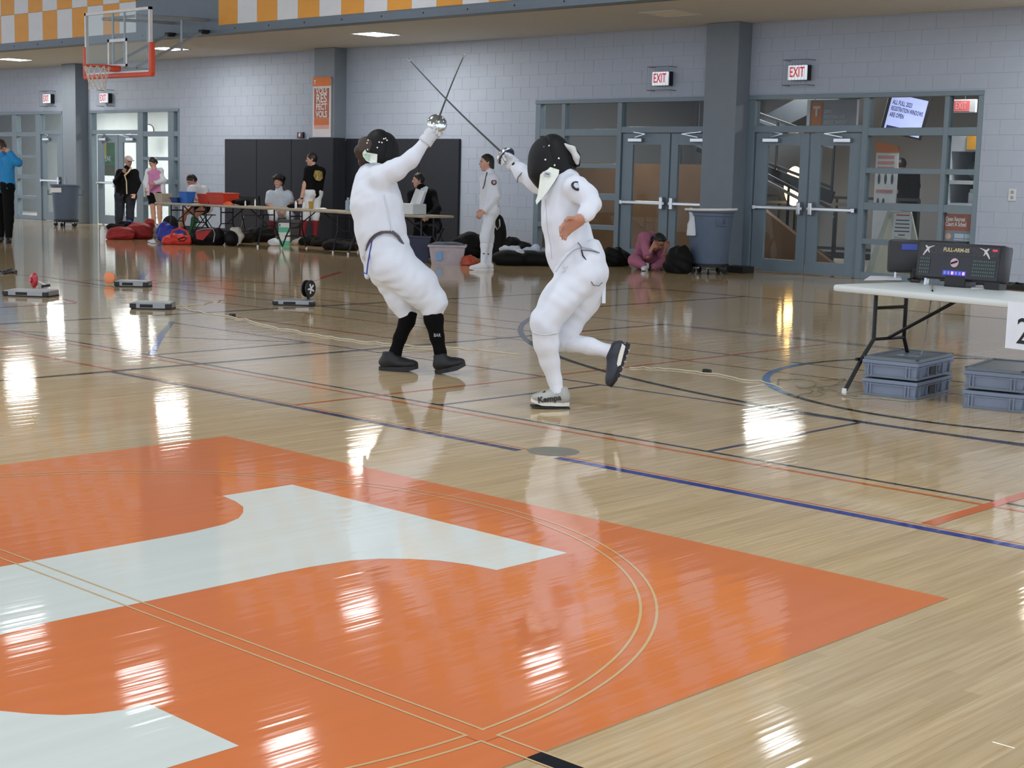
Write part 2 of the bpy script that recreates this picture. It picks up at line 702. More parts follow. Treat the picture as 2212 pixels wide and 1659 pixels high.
# ---- back wall of painted blocks
OPEN = [(-37.2, -33.1, 2.62), (-31.9, -28.25, 2.62), (-17.72, -13.97, 2.62), (-13.376, -9.61, 2.62)]
bw = MB()
xs = [-45] + [v for o in OPEN for v in o[:2]] + [-2]
for i in range(0, len(xs), 2):
    bw.box(xs[i] if i else -52, xs[i + 1], YW + 0.004, YW + 0.2, 0, CEIL_Z + 0.05)
for o in OPEN:
    bw.box(o[0], o[1], YW + 0.004, YW + 0.2, o[2], CEIL_Z + 0.05)
wall_back = bw.build('wall_back', M_WALL)
tag(wall_back, 'pale grey painted concrete block wall with glazed doors', 'wall', kind='structure')
BWD, BHT, JT = 0.4064, 0.2032, 0.0026


def block_mesh(x0, x1, z0, z1):
    c = 0.0014
    y0, y1 = YW, YW + 0.006
    vs = [(x0 + c, y0, z0 + c), (x1 - c, y0, z0 + c), (x1 - c, y0, z1 - c), (x0 + c, y0, z1 - c),
          (x0, y0 + c, z0), (x1, y0 + c, z0), (x1, y0 + c, z1), (x0, y0 + c, z1),
          (x0, y1, z0), (x1, y1, z0), (x1, y1, z1), (x0, y1, z1)]
    fs = [(0, 1, 2, 3)]
    for k in range(4):
        k2 = (k + 1) % 4
        fs += [(k2, k, 4 + k, 4 + k2), (4 + k2, 4 + k, 8 + k, 8 + k2)]
    return vs, fs


blocks = []
row = 0
z = 0.0
while z < CEIL_Z - 0.02:
    z1 = min(z + BHT, CEIL_Z)
    x = -37.4 + (0.5 * BWD if row % 2 else 0)
    x -= BWD
    while x < -6.6:
        segs = [(max(x, -37.4), min(x + BWD, -6.6))]
        for o in OPEN:
            ns = []
            for (a, b_) in segs:
                if z1 <= o[2] + 1e-6 or z < o[2] - 0.12:
                    if o[0] < b_ and o[1] > a:
                        if a < o[0]:
                            ns.append((a, o[0]))
                        if b_ > o[1]:
                            ns.append((o[1], b_))
                        continue
                ns.append((a, b_))
            segs = ns
        for (a, b_) in segs:
            if b_ - a < 0.03:
                continue
            if a > -26.5 and b_ < -19.55 and z1 < 1.96:
                continue
            if any(a > q - 0.32 and b_ < q + 0.32 for q in (-22.98, -32.24, -13.67)):
                continue
            zz = z
            for o in OPEN:
                if o[0] - 0.01 < (a + b_) / 2 < o[1] + 0.01 and z < o[2] < z1:
                    zz = o[2]
            blocks.append((a, b_, zz, z1))
        x += BWD
    z += BHT
    row += 1
blocks.sort(key=lambda q: -q[1])
fullme = None
rest = MB()
for i, (a, b_, z0, z1) in enumerate(blocks):
    h = JT / 2
    if i < 300:
        if abs(b_ - a - BWD) < 1e-4 and abs(z1 - z0 - BHT) < 1e-4:
            if fullme is None:
                vs, fs = block_mesh(h, BWD - h, h, BHT - h)
                fullme = bpy.data.meshes.new('block')
                fullme.from_pydata([(x_, y_ - YW, z_) for x_, y_, z_ in vs], [], fs)
                fullme.materials.append(M_WALL)
            o = link_mesh('block', fullme, wall_back)
            o.location = (a, YW, z0)
        else:
            m_ = MB()
            m_.add(*block_mesh(a + h, b_ - h, z0 + h, z1 - h))
            m_.build('block', M_WALL, wall_back)
    else:
        rest.add(*block_mesh(a + h, b_ - h, z0 + h, z1 - h))
rest.build('far_blocks', M_WALL, wall_back, kind='stuff')

# ---- columns
for n, (x0, x1, y0, lab) in enumerate(((-32.54, -31.94, 18.855, 'grey square column beside the left glass doors'),
                                       (-23.285, -22.68, 18.885, 'grey square column with a hanging banner and padding'),
                                       (-13.97, -13.376, 18.85, 'grey square column between the two right door sets'))):
    b = MB()
    b.box(x0, x1, y0, YW + 0.03, 0, CEIL_Z, 0.012)
    tag(b.build('column', M_COL), lab, 'column', kind='structure')

# ---- soffit ceiling and the track front above
YB = 16.05
b = MB()
b.box(-45, -2, YB + 0.22, YW + 0.2, CEIL_Z, CEIL_Z + 0.1)
tag(b.build('ceiling', M_SOF), 'low beige ceiling under the running track', 'ceiling', kind='structure')
b = MB()
b.box(-45, 4, YB, YB + 0.24, CEIL_Z, 7.5)
b.box(-45, 4, YB - 0.03, YB + 0.0, CEIL_Z, CEIL_Z + 0.02)
wall_up = b.build('wall_upper', M_BEAM)
tag(wall_up, 'grey upper wall front with orange and white checkered panels', 'wall', kind='structure')
bo = MB()
bo.lathe([(0.001, 0.008), (0.012, 0.006), (0.014, 0)], 8, (0, 0, 0), (0, -1, 0))
bm0 = None
for i in range(22):
    x = -30.5 + i * 0.95
    if bm0 is None:
        bm0 = bo.build('bolt', M_DARK, wall_up)
        bm0.location = (x, YB, CEIL_Z + 0.07)
    else:
        c = bm0.copy()
        COL.objects.link(c)
        c.location = (x, YB, CEIL_Z + 0.07)
PS, PZ0 = 0.5655, 3.82
pan = {}
for (xa, nx, nr, ph) in ((-34.56, 17, 5, 1), (-22.41, 22, 5, 0)):
    wpan = 0.5625 if xa < -30 else 0.551
    for i in range(nx):
        for r in range(nr):
            col = (i + r + ph) % 2
            key = (col, wpan)
            if key not in pan:
                q = MB()
                q.box(0.003, wpan - 0.003, -0.012, 0, 0.003, PS - 0.003)
                me_o = q.build('check_panel', M_ORANGE if col == 0 else M_PWHITE, wall_up)
                pan[key] = me_o.data
                o = me_o
            else:
                o = link_mesh('check_panel', pan[key], wall_up)
            o.location = (xa + i * wpan, YB, PZ0 + r * PS)
b = MB()
b.box(-45, 6, -14, YB, 7.5, 7.6)
tag(b.build('ceiling_gym', mat('gym_ceiling', '#8d9299', 0.8)), 'high grey gym ceiling above the court', 'ceiling', kind='structure')

# ---- lamps
M_LENS = mat('lamp_lens', '#ffffff', 0.5, emit=9.0)
M_LENSOFF = mat('lamp_lens_off', '#e6dcc4', 0.5)
M_HOUS = mat('lamp_housing', '#c9ccd0', 0.5)
for n, (x, on, lab) in enumerate(((-32.2, 1, 'lit recessed ceiling light at the far left edge'), (-26.1, 1, 'lit recessed ceiling light behind the basketball hoop'),
                                  (-19.9, 1, 'lit recessed ceiling light above the padded wall'), (-13.6, 0, 'unlit recessed ceiling light near the right column'), (-7.4, 1, 'lit recessed ceiling light right of the frame'))):
    y = 17.48
    t = thing('ceiling_light', lab, 'ceiling light', (x, y, CEIL_Z - 0.02), group='recessed ceiling lights')
    b = MB()
    for (a0, a1, c0, c1) in ((-.32, .32, -.32, -.29), (-.32, .32, .29, .32), (-.32, -.29, -.29, .29), (.29, .32, -.29, .29)):
        b.box(x + a0, x + a1, y + c0, y + c1, CEIL_Z - 0.012, CEIL_Z)
    b.build('trim', M_HOUS, t)
    b = MB()
    b.box(x - .29, x + .29, y - .29, y + .29, CEIL_Z - 0.006, CEIL_Z - 0.002)
    b.build('diffuser', M_LENS if on else M_LENSOFF, t)
    if on:
        area('lamp_light', (x, y, CEIL_Z - 0.02), 0.56, 0.56, SOF_W, SOF_COL, parent=t)
gl = []
for x in (-17.6, -13.65, -9.75, -5.8):
    gl.append((x, 15.25))
for x in (-26.0, -22.8, -19.8, -16.7, -13.6, -10.4, -7.2, -4.0):
    gl.append((x, 10.75))
for y in (6.0, 1.0, -4.5):
    for x in (-24, -19, -14, -9, -4, 1):
        gl.append((x, y))
for n, (x, y) in enumerate(gl):
    z = 5.4
    t = thing('high_bay_lamp', 'long white gym lamp hanging over the court, out of frame', 'lamp', (x, y, z), group='gym lamps')
    b = MB()
    b.box(x - .26, x + .26, y - .62, y + .62, z + 0.03, z + 0.12, 0.02)
    b.build('housing', M_HOUS, t)
    b = MB()
    for sy in (-.5, .5):
        b.tube([(x, y + sy, z + .12), (x, y + sy, 7.5)], 0.006, 5)
    b.build('cable', M_DARK, t)
    area('lamp_light', (x, y, z + 0.02), 0.25 if y > 10 else 0.36, 0.6 if y > 10 else 0.85, GYM_W * (0.13 if y > 10 else 1.0), GYM_COL, parent=t)

# ---- storefronts and doors
RAILS = ((0.0, 0.10), (0.50, 0.575), (0.985, 1.09), (1.50, 1.575), (2.025, 2.135))
FY0, FY1 = YW - 0.01, YW + 0.12


def pane(parent, x0, x1, z0, z1):
    b = MB()
    b.box(x0, x1, YW + 0.05, YW + 0.056, z0, z1)
    return b.build('pane', GLASS, parent)


def storefront(n, x0, x1, label, lights, doors, jl=0.1, jr=0.08):
    """lights: glazed bays (x0,x1); doors: bays under a transom (x0,x1)"""
    t = thing('window_%d' % n, label, 'window', ((x0 + x1) / 2, YW, 0), kind='structure')

    def bx(nm, *a):
        q = MB()
        q.box(*a, 0.004)
        return q.build(nm, M_FRAME, t)
    bx('head', x0, x1, FY0 - 0.015, FY1, 2.555, 2.62)
    edges = sorted(set([v for q in lights + doors for v in q]))
    posts = [(x0, edges[0])] + [(edges[i], edges[i + 1]) for i in range(1, len(edges) - 1, 2)] + [(edges[-1], x1)]
    for a, c in posts:
        if c - a > 0.01:
            bx('mullion', a, c, FY0, FY1, 0, 2.555)
    for a, c in lights:
        for z0, z1 in RAILS:
            bx('rail', a, c, FY0 + 0.004, FY1 - 0.01, z0, z1)
        for i in range(4):
            pane(t, a, c, RAILS[i][1], RAILS[i + 1][0])
        pane(t, a, c, 2.135, 2.555)
    for a, c in doors:
        bx('transom_bar', a, c, FY0 + 0.004, FY1 - 0.01, 2.075, 2.17)
        pane(t, a, c, 2.17, 2.555)
    return t


ND = [0]


def door(x0, x1, label, hinge, glassx, bottom=0.22):
    ND[0] += 1
    t = thing('door_%d' % ND[0], label, 'door', ((x0 + x1) / 2, YW, 0), kind='structure')
    g0, g1 = glassx
    y0, y1 = YW + 0.02, YW + 0.068
    for nm, a in (('stile', (x0 + .006, g0, y0, y1, .012, 2.06)), ('stile', (g1, x1 - .006, y0, y1, .012, 2.06)),
                  ('top_rail', (g0, g1, y0, y1, 1.885, 2.06)), ('bottom_rail', (g0, g1, y0, y1, .012, bottom))):
        q = MB()
        q.box(*a, 0.003)
        q.build(nm, M_FRAME, t)
    q = MB()
    q.box(g0, g1, y0 + .018, y0 + .026, bottom, 1.885)
    q.build('pane', GLASS, t)
    q = MB()
    q.box(x0 + .03, x1 - .03, y0 - .075, y0 - .03, .94, .995, 0.012)
    pb = q.build('push_bar', M_STEEL, t)
    xe = x1 - .09 if hinge < 0 else x0 + .09
    q = MB()
    q.box(xe - .035, xe + .035, y0 - .085, y0, .87, 1.065, 0.014)
    q.build('bracket', M_STEEL, pb)
    xo = x0 + .06 if hinge < 0 else x1 - .06
    q = MB()
    q.box(xo - .03, xo + .03, y0 - .08, y0, .93, 1.0, 0.01)
    q.build('bracket', M_STEEL, pb)
    xc = x0 + .3 if hinge < 0 else x1 - .3
    q = MB()
    q.box(xc - .14, xc + .14, y0 - .07, y0, 1.925, 1.99, 0.01)
    cl = q.build('closer', M_STEEL, t)
    q = MB()
    q.bar((xc, y0 - .05, 2.0), (xc + .26 * hinge * -1, y0 - .12, 2.05), .02, .012)
    q.bar((xc + .26 * hinge * -1, y0 - .12, 2.05), (xc - .05 * hinge * -1, y0 - .03, 2.085), .02, .012)
    q.build('closer_arm', M_STEEL, cl)
    return t


storefront(1, -37.2, -33.1, 'grey framed glazing at the far left edge', [(-36.9, -35.5), (-35.28, -34.35)], [(-34.13, -33.16)])
door(-34.13, -33.16, 'single grey glass door left of the far left column', -1, (-33.92, -33.40))
storefront(2, -31.9, -28.25, 'grey framed glazing right of the far left column', [(-29.65, -28.67), (-28.45, -28.30)], [(-31.78, -29.86)])
door(-31.6, -30.72, 'grey glass door with a green poster behind it', -1, (-31.37, -30.86))
door(-30.70, -29.86, 'grey glass door behind the man in the cap', 1, (-30.52, -29.98))
storefront(3, -17.72, -13.97, 'grey framed glazing left of the right column', [(-17.61, -17.13), (-17.05, -15.92)], [(-15.83, -13.98)])
door(-15.82, -14.85, 'left leaf of the grey glass doors with brown panel behind', -1, (-15.60, -15.03))
door(-14.83, -13.98, 'right leaf of the grey doors partly behind the column', 1, (-14.69, -14.1))
storefront(4, -13.376, -9.61, 'grey framed glazing with the lobby screen behind', [(-11.33, -10.17), (-10.10, -9.68)], [(-13.25, -11.42)])
door(-13.24, -12.30, 'left leaf of the right glass doors, round glow behind', -1, (-13.02, -12.45), 0.2)
door(-12.28, -11.42, 'right leaf of the right glass doors beside the lobby screen', 1, (-12.10, -11.62), 0.2)

# ---- wall pads
pads = thing('wall_padding', 'dark grey padded wall mats behind the folding tables', 'wall pad', (-23, YW - .05, 0), kind='structure')
for a, c in ((-26.52, -25.42), (-25.42, -24.28), (-24.28, -23.36)):
    q = MB()
    q.box(a + .004, c - .004, YW - .06, YW - .002, 0.02, 1.965, 0.012)
    q.build('pad', M_PAD, pads)
for a, c in ((-22.62, -21.6), (-21.6, -20.55), (-20.55, -19.51)):
    q = MB()
    q.box(a + .004, c - .004, YW - .06, YW - .002, 0.02, 1.975, 0.012)
    q.build('pad', M_PAD, pads)
q = MB()
q.box(-23.36, -22.62, 18.82, 18.884, 0.02, 1.985, 0.012)
q.build('pad', M_PAD, pads)
q = MB()
q.box(-22.679, -22.62, 18.886, YW - .062, 0.02, 1.985, 0.01)
q.build('pad', M_PAD, pads)

# ---- baseboard
q = MB()
for a, c in ((-28.25, -26.53), (-19.5, -17.73), (-9.6, -6.6)):
    q.box(a, c, YW - .012, YW, 0, 0.1)
tag(q.build('baseboard_back', M_DARK), 'black rubber base along the block wall', 'baseboard', kind='structure')

# ---- rooms behind the glass
M_LWALL = mat('lobby_wall', '#84888e', 0.6, var=0.04, vs=1.5)
M_LWHITE = mat('corridor_wall', '#d9dfdf', 0.6, var=0.03)
M_LTILE = mat('lobby_tile', '#a9a7a2', 0.3, var=0.06)
M_BROWN = mat('brown_panel', '#6e5238', 0.5, var=0.12, vs=3)
LY = 26.6
q = MB()
q.box(-20, -5.5, YW + .35, LY + .2, -0.03, 0.0)
tag(q.build('floor_lobby', M_LTILE), 'grey lobby floor behind the glass', 'floor', kind='structure')
q = MB()
q.box(-20, -5.5, LY, LY + .2, 0, 3.9)
q.box(-20.2, -20, YW + .2, LY + .2, 0, 3.9)
q.box(-5.7, -5.5, YW + .2, LY, 0, 3.9)
tag(q.build('wall_lobby', M_LWALL), 'grey lobby walls behind the right glass doors', 'wall', kind='structure')
q = MB()
q.box(-20.2, -5.5, YW + .2, LY + .2, 3.3, 3.4)
tag(q.build('ceiling_lobby', M_SOF), 'lobby ceiling behind the right glass doors', 'ceiling', kind='structure')
q = MB()
q.box(-50, -27, YW + .35, 23.5, -0.03, 0)
tag(q.build('floor_corridor', M_LTILE), 'corridor floor behind the left glass doors', 'floor', kind='structure')
q = MB()
q.box(-50, -27, 23.3, 23.5, 0, 3.4)
q.box(-50.2, -50, YW + .2, 23.5, 0, 3.4)
q.box(-27, -26.8, YW + .2, 23.5, 0, 3.4)
tag(q.build('wall_corridor', M_LWHITE), 'bright corridor wall behind the left glass doors', 'wall', kind='structure')
q = MB()
q.box(-50.2, -26.8, YW + .2, 23.5, 3.0, 3.1)
tag(q.build('ceiling_corridor', M_SOF), 'corridor ceiling behind the left glass doors', 'ceiling', kind='structure')
for n, (x, y, z, sx, sy, pw, lab) in enumerate(((-16.0, 23.8, 3.285, 1.2, 1.2, LOB_W, 'lobby ceiling light seen above the left leaf of the right doors'),
                                                (-10.6, 21.9, 3.285, 1.2, .5, LOB_W, 'bright lobby ceiling strip light above the red exit sign'),
                                                (-17.2, 20.5, 3.285, 1.2, .6, LOB_W * .8, 'added unseen lobby light brightening the brown stair panel'),  # added lamp, out of view, only to brighten the brown panel
                                                (-33.6, 21.4, 2.985, 1.2, .6, LOB_W * 2.2, 'corridor ceiling light behind the single left door'),
                                                (-30.2, 21.4, 2.985, 1.2, .6, LOB_W * 2.2, 'corridor ceiling light above the green poster door'),
                                                (-37.5, 21.4, 2.985, 1.2, .6, LOB_W * 2.2, 'corridor ceiling light at the left frame edge'))):
    t = thing('lobby_light', lab, 'ceiling light', (x, y, z), group='lights behind the glass')
    q = MB()
    q.box(x - sx / 2 - .03, x + sx / 2 + .03, y - sy / 2 - .03, y + sy / 2 + .03, z - .03, z - .002)
    q.build('housing', M_HOUS, t)
    q = MB()
    q.box(x - sx / 2, x + sx / 2, y - sy / 2, y + sy / 2, z - .036, z - .031)
    q.build('diffuser', M_LENS, t)
    area('lamp_light', (x, y, z - .045), sx, sy, pw, (1, .95, .88), parent=t)

# ================================================================= BODIES (implicit surfaces)
class SDF:
    def __init__(s, h=0.012, k=0.03):
        s.h, s.k, s.p, s.cut, s.neg = h, k, [], [], []

    def cone(s, a, b, ra, rb, flat='', k=None):
        s.p.append(('c', np.array(a, float), np.array(b, float), ra, rb, flat, k))
        return s

    def ell(s, c, r, R=None, k=None):
        s.p.append(('e', np.array(c, float), np.array(r, float), np.eye(3) if R is None else np.array(R, float), None, '', k))
        return s

    def chain(s, pts, rs, flat='', k=None):
        for i in range(len(pts) - 1):
            fl = ('a' if 'a' in flat and i == 0 else '') + ('b' if 'b' in flat and i == len(pts) - 2 else '')
            s.cone(pts[i], pts[i + 1], rs[i], rs[i + 1], fl, k)
        return s

    def _d(s, q, X):
        if q[0] == 'c':
            a, b, ra, rb = q[1:5]
            ba = b - a
            L2 = max(float(ba @ ba), 1e-9)
            t0 = ((X - a) @ ba) / L2
            t = np.clip(t0, 0, 1)
            d = np.linalg.norm(X - a - t[..., None] * ba, axis=-1) - (ra + t * (rb - ra))
            L = math.sqrt(L2)
            if 'a' in q[5]:
                d = np.maximum(d, -t0 * L)
            if 'b' in q[5]:
                d = np.maximum(d, (t0 - 1) * L)
            return d
        c, r, R = q[1:4]
        Y = (X - c) @ R.T
        k0 = np.linalg.norm(Y / r, axis=-1)
        k1 = np.linalg.norm(Y / (r * r), axis=-1)
        return k0 * (k0 - 1) / np.maximum(k1, 1e-6)

    def bounds(s, q):
        if q[0] == 'c':
            r = max(q[3], q[4])
            return np.minimum(q[1], q[2]) - r, np.maximum(q[1], q[2]) + r
        r = q[2].max()
        return q[1] - r, q[1] + r

    def mesh(s, name, m, parent, fold=0.0, fscale=1.0, seed=1, infl=0.0):
        h = s.h
        bb = [s.bounds(q) for q in s.p]
        lo = np.min([b[0] for b in bb], 0) - 3 * h - infl
        hi = np.max([b[1] for b in bb], 0) + 3 * h + infl
        n = np.ceil((hi - lo) / h).astype(int) + 1
        F = np.full(n, 0.3, np.float64)
        ax = [lo[i] + np.arange(n[i]) * h for i in range(3)]
        for q, b in zip(s.p, bb):
            k = q[6] or s.k
            mg = k + 3 * h + infl + 0.02
            i0 = np.maximum(((b[0] - mg - lo) / h).astype(int), 0)
            i1 = np.minimum(((b[1] + mg - lo) / h).astype(int) + 2, n)
            X = np.stack(np.meshgrid(ax[0][i0[0]:i1[0]], ax[1][i0[1]:i1[1]], ax[2][i0[2]:i1[2]], indexing='ij'), -1)
            d = s._d(q, X) - infl
            f = F[i0[0]:i1[0], i0[1]:i1[1], i0[2]:i1[2]]
            hh = np.maximum(k - np.abs(f - d), 0) / k
            F[i0[0]:i1[0], i0[1]:i1[1], i0[2]:i1[2]] = np.minimum(f, d) - hh * hh * k * 0.25
        if s.cut or s.neg or fold:
            X = np.stack(np.meshgrid(*ax, indexing='ij'), -1)
            if fold:
                rg = np.random.RandomState(seed)
                w = np.zeros(n)
                for i in range(5):
                    a = rg.normal(size=3)
                    a *= (38 + 30 * rg.rand()) * fscale / np.linalg.norm(a)
                    b2 = rg.normal(size=3)
                    b2 *= 17 * fscale / np.linalg.norm(b2)
                    w += np.sin(X @ a + 1.8 * np.sin(X @ b2 + rg.rand() * 6) + rg.rand() * 6)
                F += fold * w / 2.2
            for c_, nn in s.cut:
                nn = np.array(nn, float)
                nn /= np.linalg.norm(nn)
                F = np.maximum(F, (X - np.array(c_, float)) @ nn)
            for q in s.neg:
                F = np.maximum(F, -s._d(q, X))
        V, Q = surfnet(F, lo, h)
        if not len(V):
            raise ValueError('empty ' + name)
        inv = np.array(PM[parent.name].inverted()) if parent is not None else np.eye(4)
        V = V @ inv[:3, :3].T + inv[:3, 3]
        me = bpy.data.meshes.new(name)
        me.from_pydata(V.tolist(), [], Q.tolist())
        me.materials.append(m)
        me.polygons.foreach_set('use_smooth', [True] * len(me.polygons))
        me.update()
        return link_mesh(name, me, parent)


def surfnet(F, lo, h):
    ins = F < 0
    n = np.array(F.shape)
    cs = np.zeros(n - 1, int)
    P = np.zeros(tuple(n - 1) + (3,))
    corners = [(i, j, k) for i in (0, 1) for j in (0, 1) for k in (0, 1)]

    def sl(c):
        return tuple(slice(c[a], n[a] - 1 + c[a]) for a in range(3))
    for c in corners:
        for a in range(3):
            if c[a] == 0:
                c2 = list(c)
                c2[a] = 1
                f0, f1 = F[sl(c)], F[sl(c2)]
                cr = ins[sl(c)] != ins[sl(c2)]
                t = np.where(cr, f0 / np.where(np.abs(f0 - f1) < 1e-12, 1, f0 - f1), 0)
                cs += cr
                for b in range(3):
                    P[..., b] += np.where(cr, (t if b == a else c[b]), 0)
    act = cs > 0
    idx = np.full(n - 1, -1)
    idx[act] = np.arange(act.sum())
    w = np.argwhere(act)
    V = lo + h * (w + P[act] / cs[act][:, None])
    Q = []
    for a in range(3):
        b, c = (a + 1) % 3, (a + 2) % 3
        s0 = [slice(None)] * 3
        s1 = [slice(None)] * 3
        s0[a], s1[a] = slice(0, n[a] - 1), slice(1, n[a])
        for q_ in (b, c):
            s0[q_] = slice(1, n[q_] - 1)
            s1[q_] = slice(1, n[q_] - 1)
        A, B = ins[tuple(s0)], ins[tuple(s1)]
        for cond, flip in ((A & ~B, False), (~A & B, True)):
            e = np.argwhere(cond)
            if not len(e):
                continue
            e[:, b] += 1
            e[:, c] += 1
            q = []
            for db, dc in ((-1, -1), (0, -1), (0, 0), (-1, 0)):
                g = e.copy()
                g[:, b] += db
                g[:, c] += dc
                q.append(idx[g[:, 0], g[:, 1], g[:, 2]])
            q = np.stack(q, 1)
            Q.append(q[:, ::-1] if flip else q)
    return V, np.concatenate(Q) if Q else np.zeros((0, 4), int)


def nz(v):
    v = np.array(v, float)
    return v / np.linalg.norm(v)


def camdir(r, u, t):
    """direction from camera-relative right / up / towards-camera amounts"""
    return nz(CR * r + CU * u - CF * t)


SKIN = mat('skin_light', '#c79a86', 0.5, var=0.05)
SKIN2 = mat('skin_warm', '#b5806a', 0.5, var=0.05)
HAIRB = mat('hair_black', '#17120f', 0.5, var=0.2, vs=60, bump=0.3, bs=120)
HAIRD = mat('hair_brown', '#3a2a20', 0.5, var=0.2, vs=60, bump=0.3, bs=120)
EYE = mat('eye_dark', '#1c1512', 0.3)
LIP = mat('lip', '#9c5a52', 0.5)


def hand(S, w, d, nrm, s=1.0, curl=0.5, k=0.006, thumb=1):
    """five fingers: w wrist point, d pointing direction, nrm palm normal (towards the palm side)"""
    d = nz(d)
    nrm = nz(np.array(nrm, float) - d * (np.array(nrm, float) @ d))
    sd = np.cross(d, nrm)
    w = np.array(w, float)
    for o in (-0.026, -0.009, 0.009, 0.026):
        S.cone(w + sd * o * 0.6 * s, w + d * 0.085 * s + sd * o * s, 0.017 * s, 0.0125 * s, k=0.012)
    for o, L in ((-0.031, 0.062), (-0.0105, 0.078), (0.0105, 0.084), (0.031, 0.072)):
        p0 = w + d * 0.082 * s + sd * o * s
        a1, a2 = curl * 0.9, curl * 1.9
        p1 = p0 + (d * math.cos(a1) + nrm * math.sin(a1)) * L * 0.5 * s
        p2 = p1 + (d * math.cos(a2) + nrm * math.sin(a2)) * L * 0.5 * s
        S.cone(p0, p1, 0.0098 * s, 0.009 * s, k=k)
        S.cone(p1, p2, 0.009 * s, 0.0075 * s, k=k)
    t0 = w + d * 0.025 * s + sd * 0.024 * thumb * s
    t1 = t0 + (d * 0.6 + sd * 0.65 * thumb + nrm * 0.35) * 0.045 * s
    t2 = t1 + (d * 0.85 + sd * 0.2 * thumb + nrm * 0.45) * 0.035 * s
    S.cone(t0, t1, 0.0135 * s, 0.011 * s, k=0.01)
    S.cone(t1, t2, 0.011 * s, 0.0085 * s, k=k)


def head_prims(S, c, f, u, s=1.0):
    f = nz(f)
    u = nz(np.array(u, float) - f * (np.array(u, float) @ f))
    r = np.cross(f, u)
    R = np.array([r, f, u])
    c = np.array(c, float)
    S.ell(c + u * .022 * s - f * .008 * s, np.array([.073, .092, .098]) * s, R, k=.02)
    S.cone(c + f * .03 * s - u * .03 * s, c + f * .052 * s - u * .088 * s, .056 * s, .032 * s, k=.03)
    S.cone(c + f * .084 * s + u * .012 * s, c + f * .104 * s - u * .022 * s, .009 * s, .0135 * s, k=.012)
    for sg in (-1, 1):
        S.ell(c + r * sg * .074 * s - f * .012 * s - u * .005 * s, np.array([.010, .018, .030]) * s, R, k=.008)
        S.ell(c + r * sg * .032 * s + f * .078 * s + u * .028 * s, np.array([.026, .012, .009]) * s, R, k=.012)
    S.ell(c + f * .082 * s - u * .054 * s, np.array([.022, .012, .011]) * s, R, k=.01)
    return R


def face_parts(t, c, R, s=1.0, hair=None):
    r, f, u = R
    RM = Matrix(((r[0], f[0], u[0]), (r[1], f[1], u[1]), (r[2], f[2], u[2])))
    for sg in (-1, 1):
        q = MB()
        q.ell(c + r * sg * .031 * s + f * .081 * s + u * .010 * s, (.0125 * s, .008 * s, .0065 * s), RM, 10, 6)
        q.build('eye', EYE, t, True)
        q = MB()
        q.ell(c + r * sg * .032 * s + f * .087 * s + u * .030 * s, (.020 * s, .006 * s, .0045 * s), RM, 10, 6)
        q.build('eyebrow', hair or HAIRB, t, True)
    q = MB()
    q.ell(c + f * .0925 * s - u * .054 * s, (.022 * s, .007 * s, .006 * s), RM, 10, 6)
    q.build('mouth', LIP, t, True)


def hair_mesh(t, c, R, m, style='short', s=1.0, tail=None, vol=0.0):
    r, f, u = R
    S = SDF(0.009 * s, 0.02)
    S.ell(c + u * .028 * s - f * .012 * s, np.array([.083 + vol, .101 + vol, .105 + vol]) * s, R)
    if style == 'short':
        S.cut.append((c + f * .058 * s + u * .04 * s, f * .75 - u * .62))
        S.cut.append((c - u * .05 * s, -u))
    elif style == 'bob':
        S.ell(c - f * .055 * s - u * .045 * s, np.array([.068, .055, .085]) * s, R)
        S.cut.append((c + f * .045 * s + u * .045 * s, f * .78 - u * .6))
    elif style == 'mop':
        for i in range(9):
            a = i * 0.7
            S.ell(c + u * .06 * s + (r * math.cos(a) * .075 + f * math.sin(a) * .075) * s, np.array([.045, .045, .04]) * s, R)
        S.cut.append((c + f * .07 * s + u * .015 * s, f * .5 - u * .86))
    if tail is not None:
        S.chain([c - f * .085 * s + u * .02 * s] + tail, [.035 * s] + [.03 * s] * (len(tail) - 1) + [.012 * s])
    return S.mesh('hair', m, t, fold=.0025, fscale=2.2, seed=5)


# ================================================================= FENCERS
M_FW = mat('fencing_white', '#dbe1ec', 0.75, var=0.03, vs=3, bump=0.38, bs=9, sheen=0.2)
M_FW2 = mat('glove_white', '#cfd4da', 0.7, var=0.06, bump=0.2, bs=40)
M_SOCKB = mat('sock_black', '#060607', 0.85, spec=0.15, var=0.1, bump=0.2, bs=150)
M_SOCKW = mat('sock_white', '#dfe4ee', 0.8, var=0.03, bump=0.25, bs=120)
M_MESH = mat('mask_mesh_black', '#060608', 0.5, spec=0.3, var=0.2, vs=200, bump=0.4, bs=260)
M_MSTRIP = mat('mask_trim_black', '#08080a', 0.6, spec=0.3, var=0.1)
M_BIB = mat('bib_white', '#dfe6dd', 0.7, var=0.04, bump=0.1)
M_BIBG = mat('bib_pale_green', '#a9cbb8', 0.7, var=0.1)
M_RIVET = mat('rivet_white', '#f0f0ee', 0.3)
M_BELL = mat('bell_guard_steel', '#cfd6d8', 0.18, metal=0.95, var=0.05)
M_BLADE = mat('blade_steel', '#6a7076', 0.35, metal=0.85, var=0.08)
M_NAVY = mat('navy_padding', '#2a3358', 0.7, var=0.15)
M_BLUEPIPE = mat('blue_piping', '#2b3f9c', 0.6)
M_GREYLINE = mat('grey_stitch', '#6a6d74', 0.7)
M_WAIST = mat('grey_waistband', '#5b5660', 0.8)


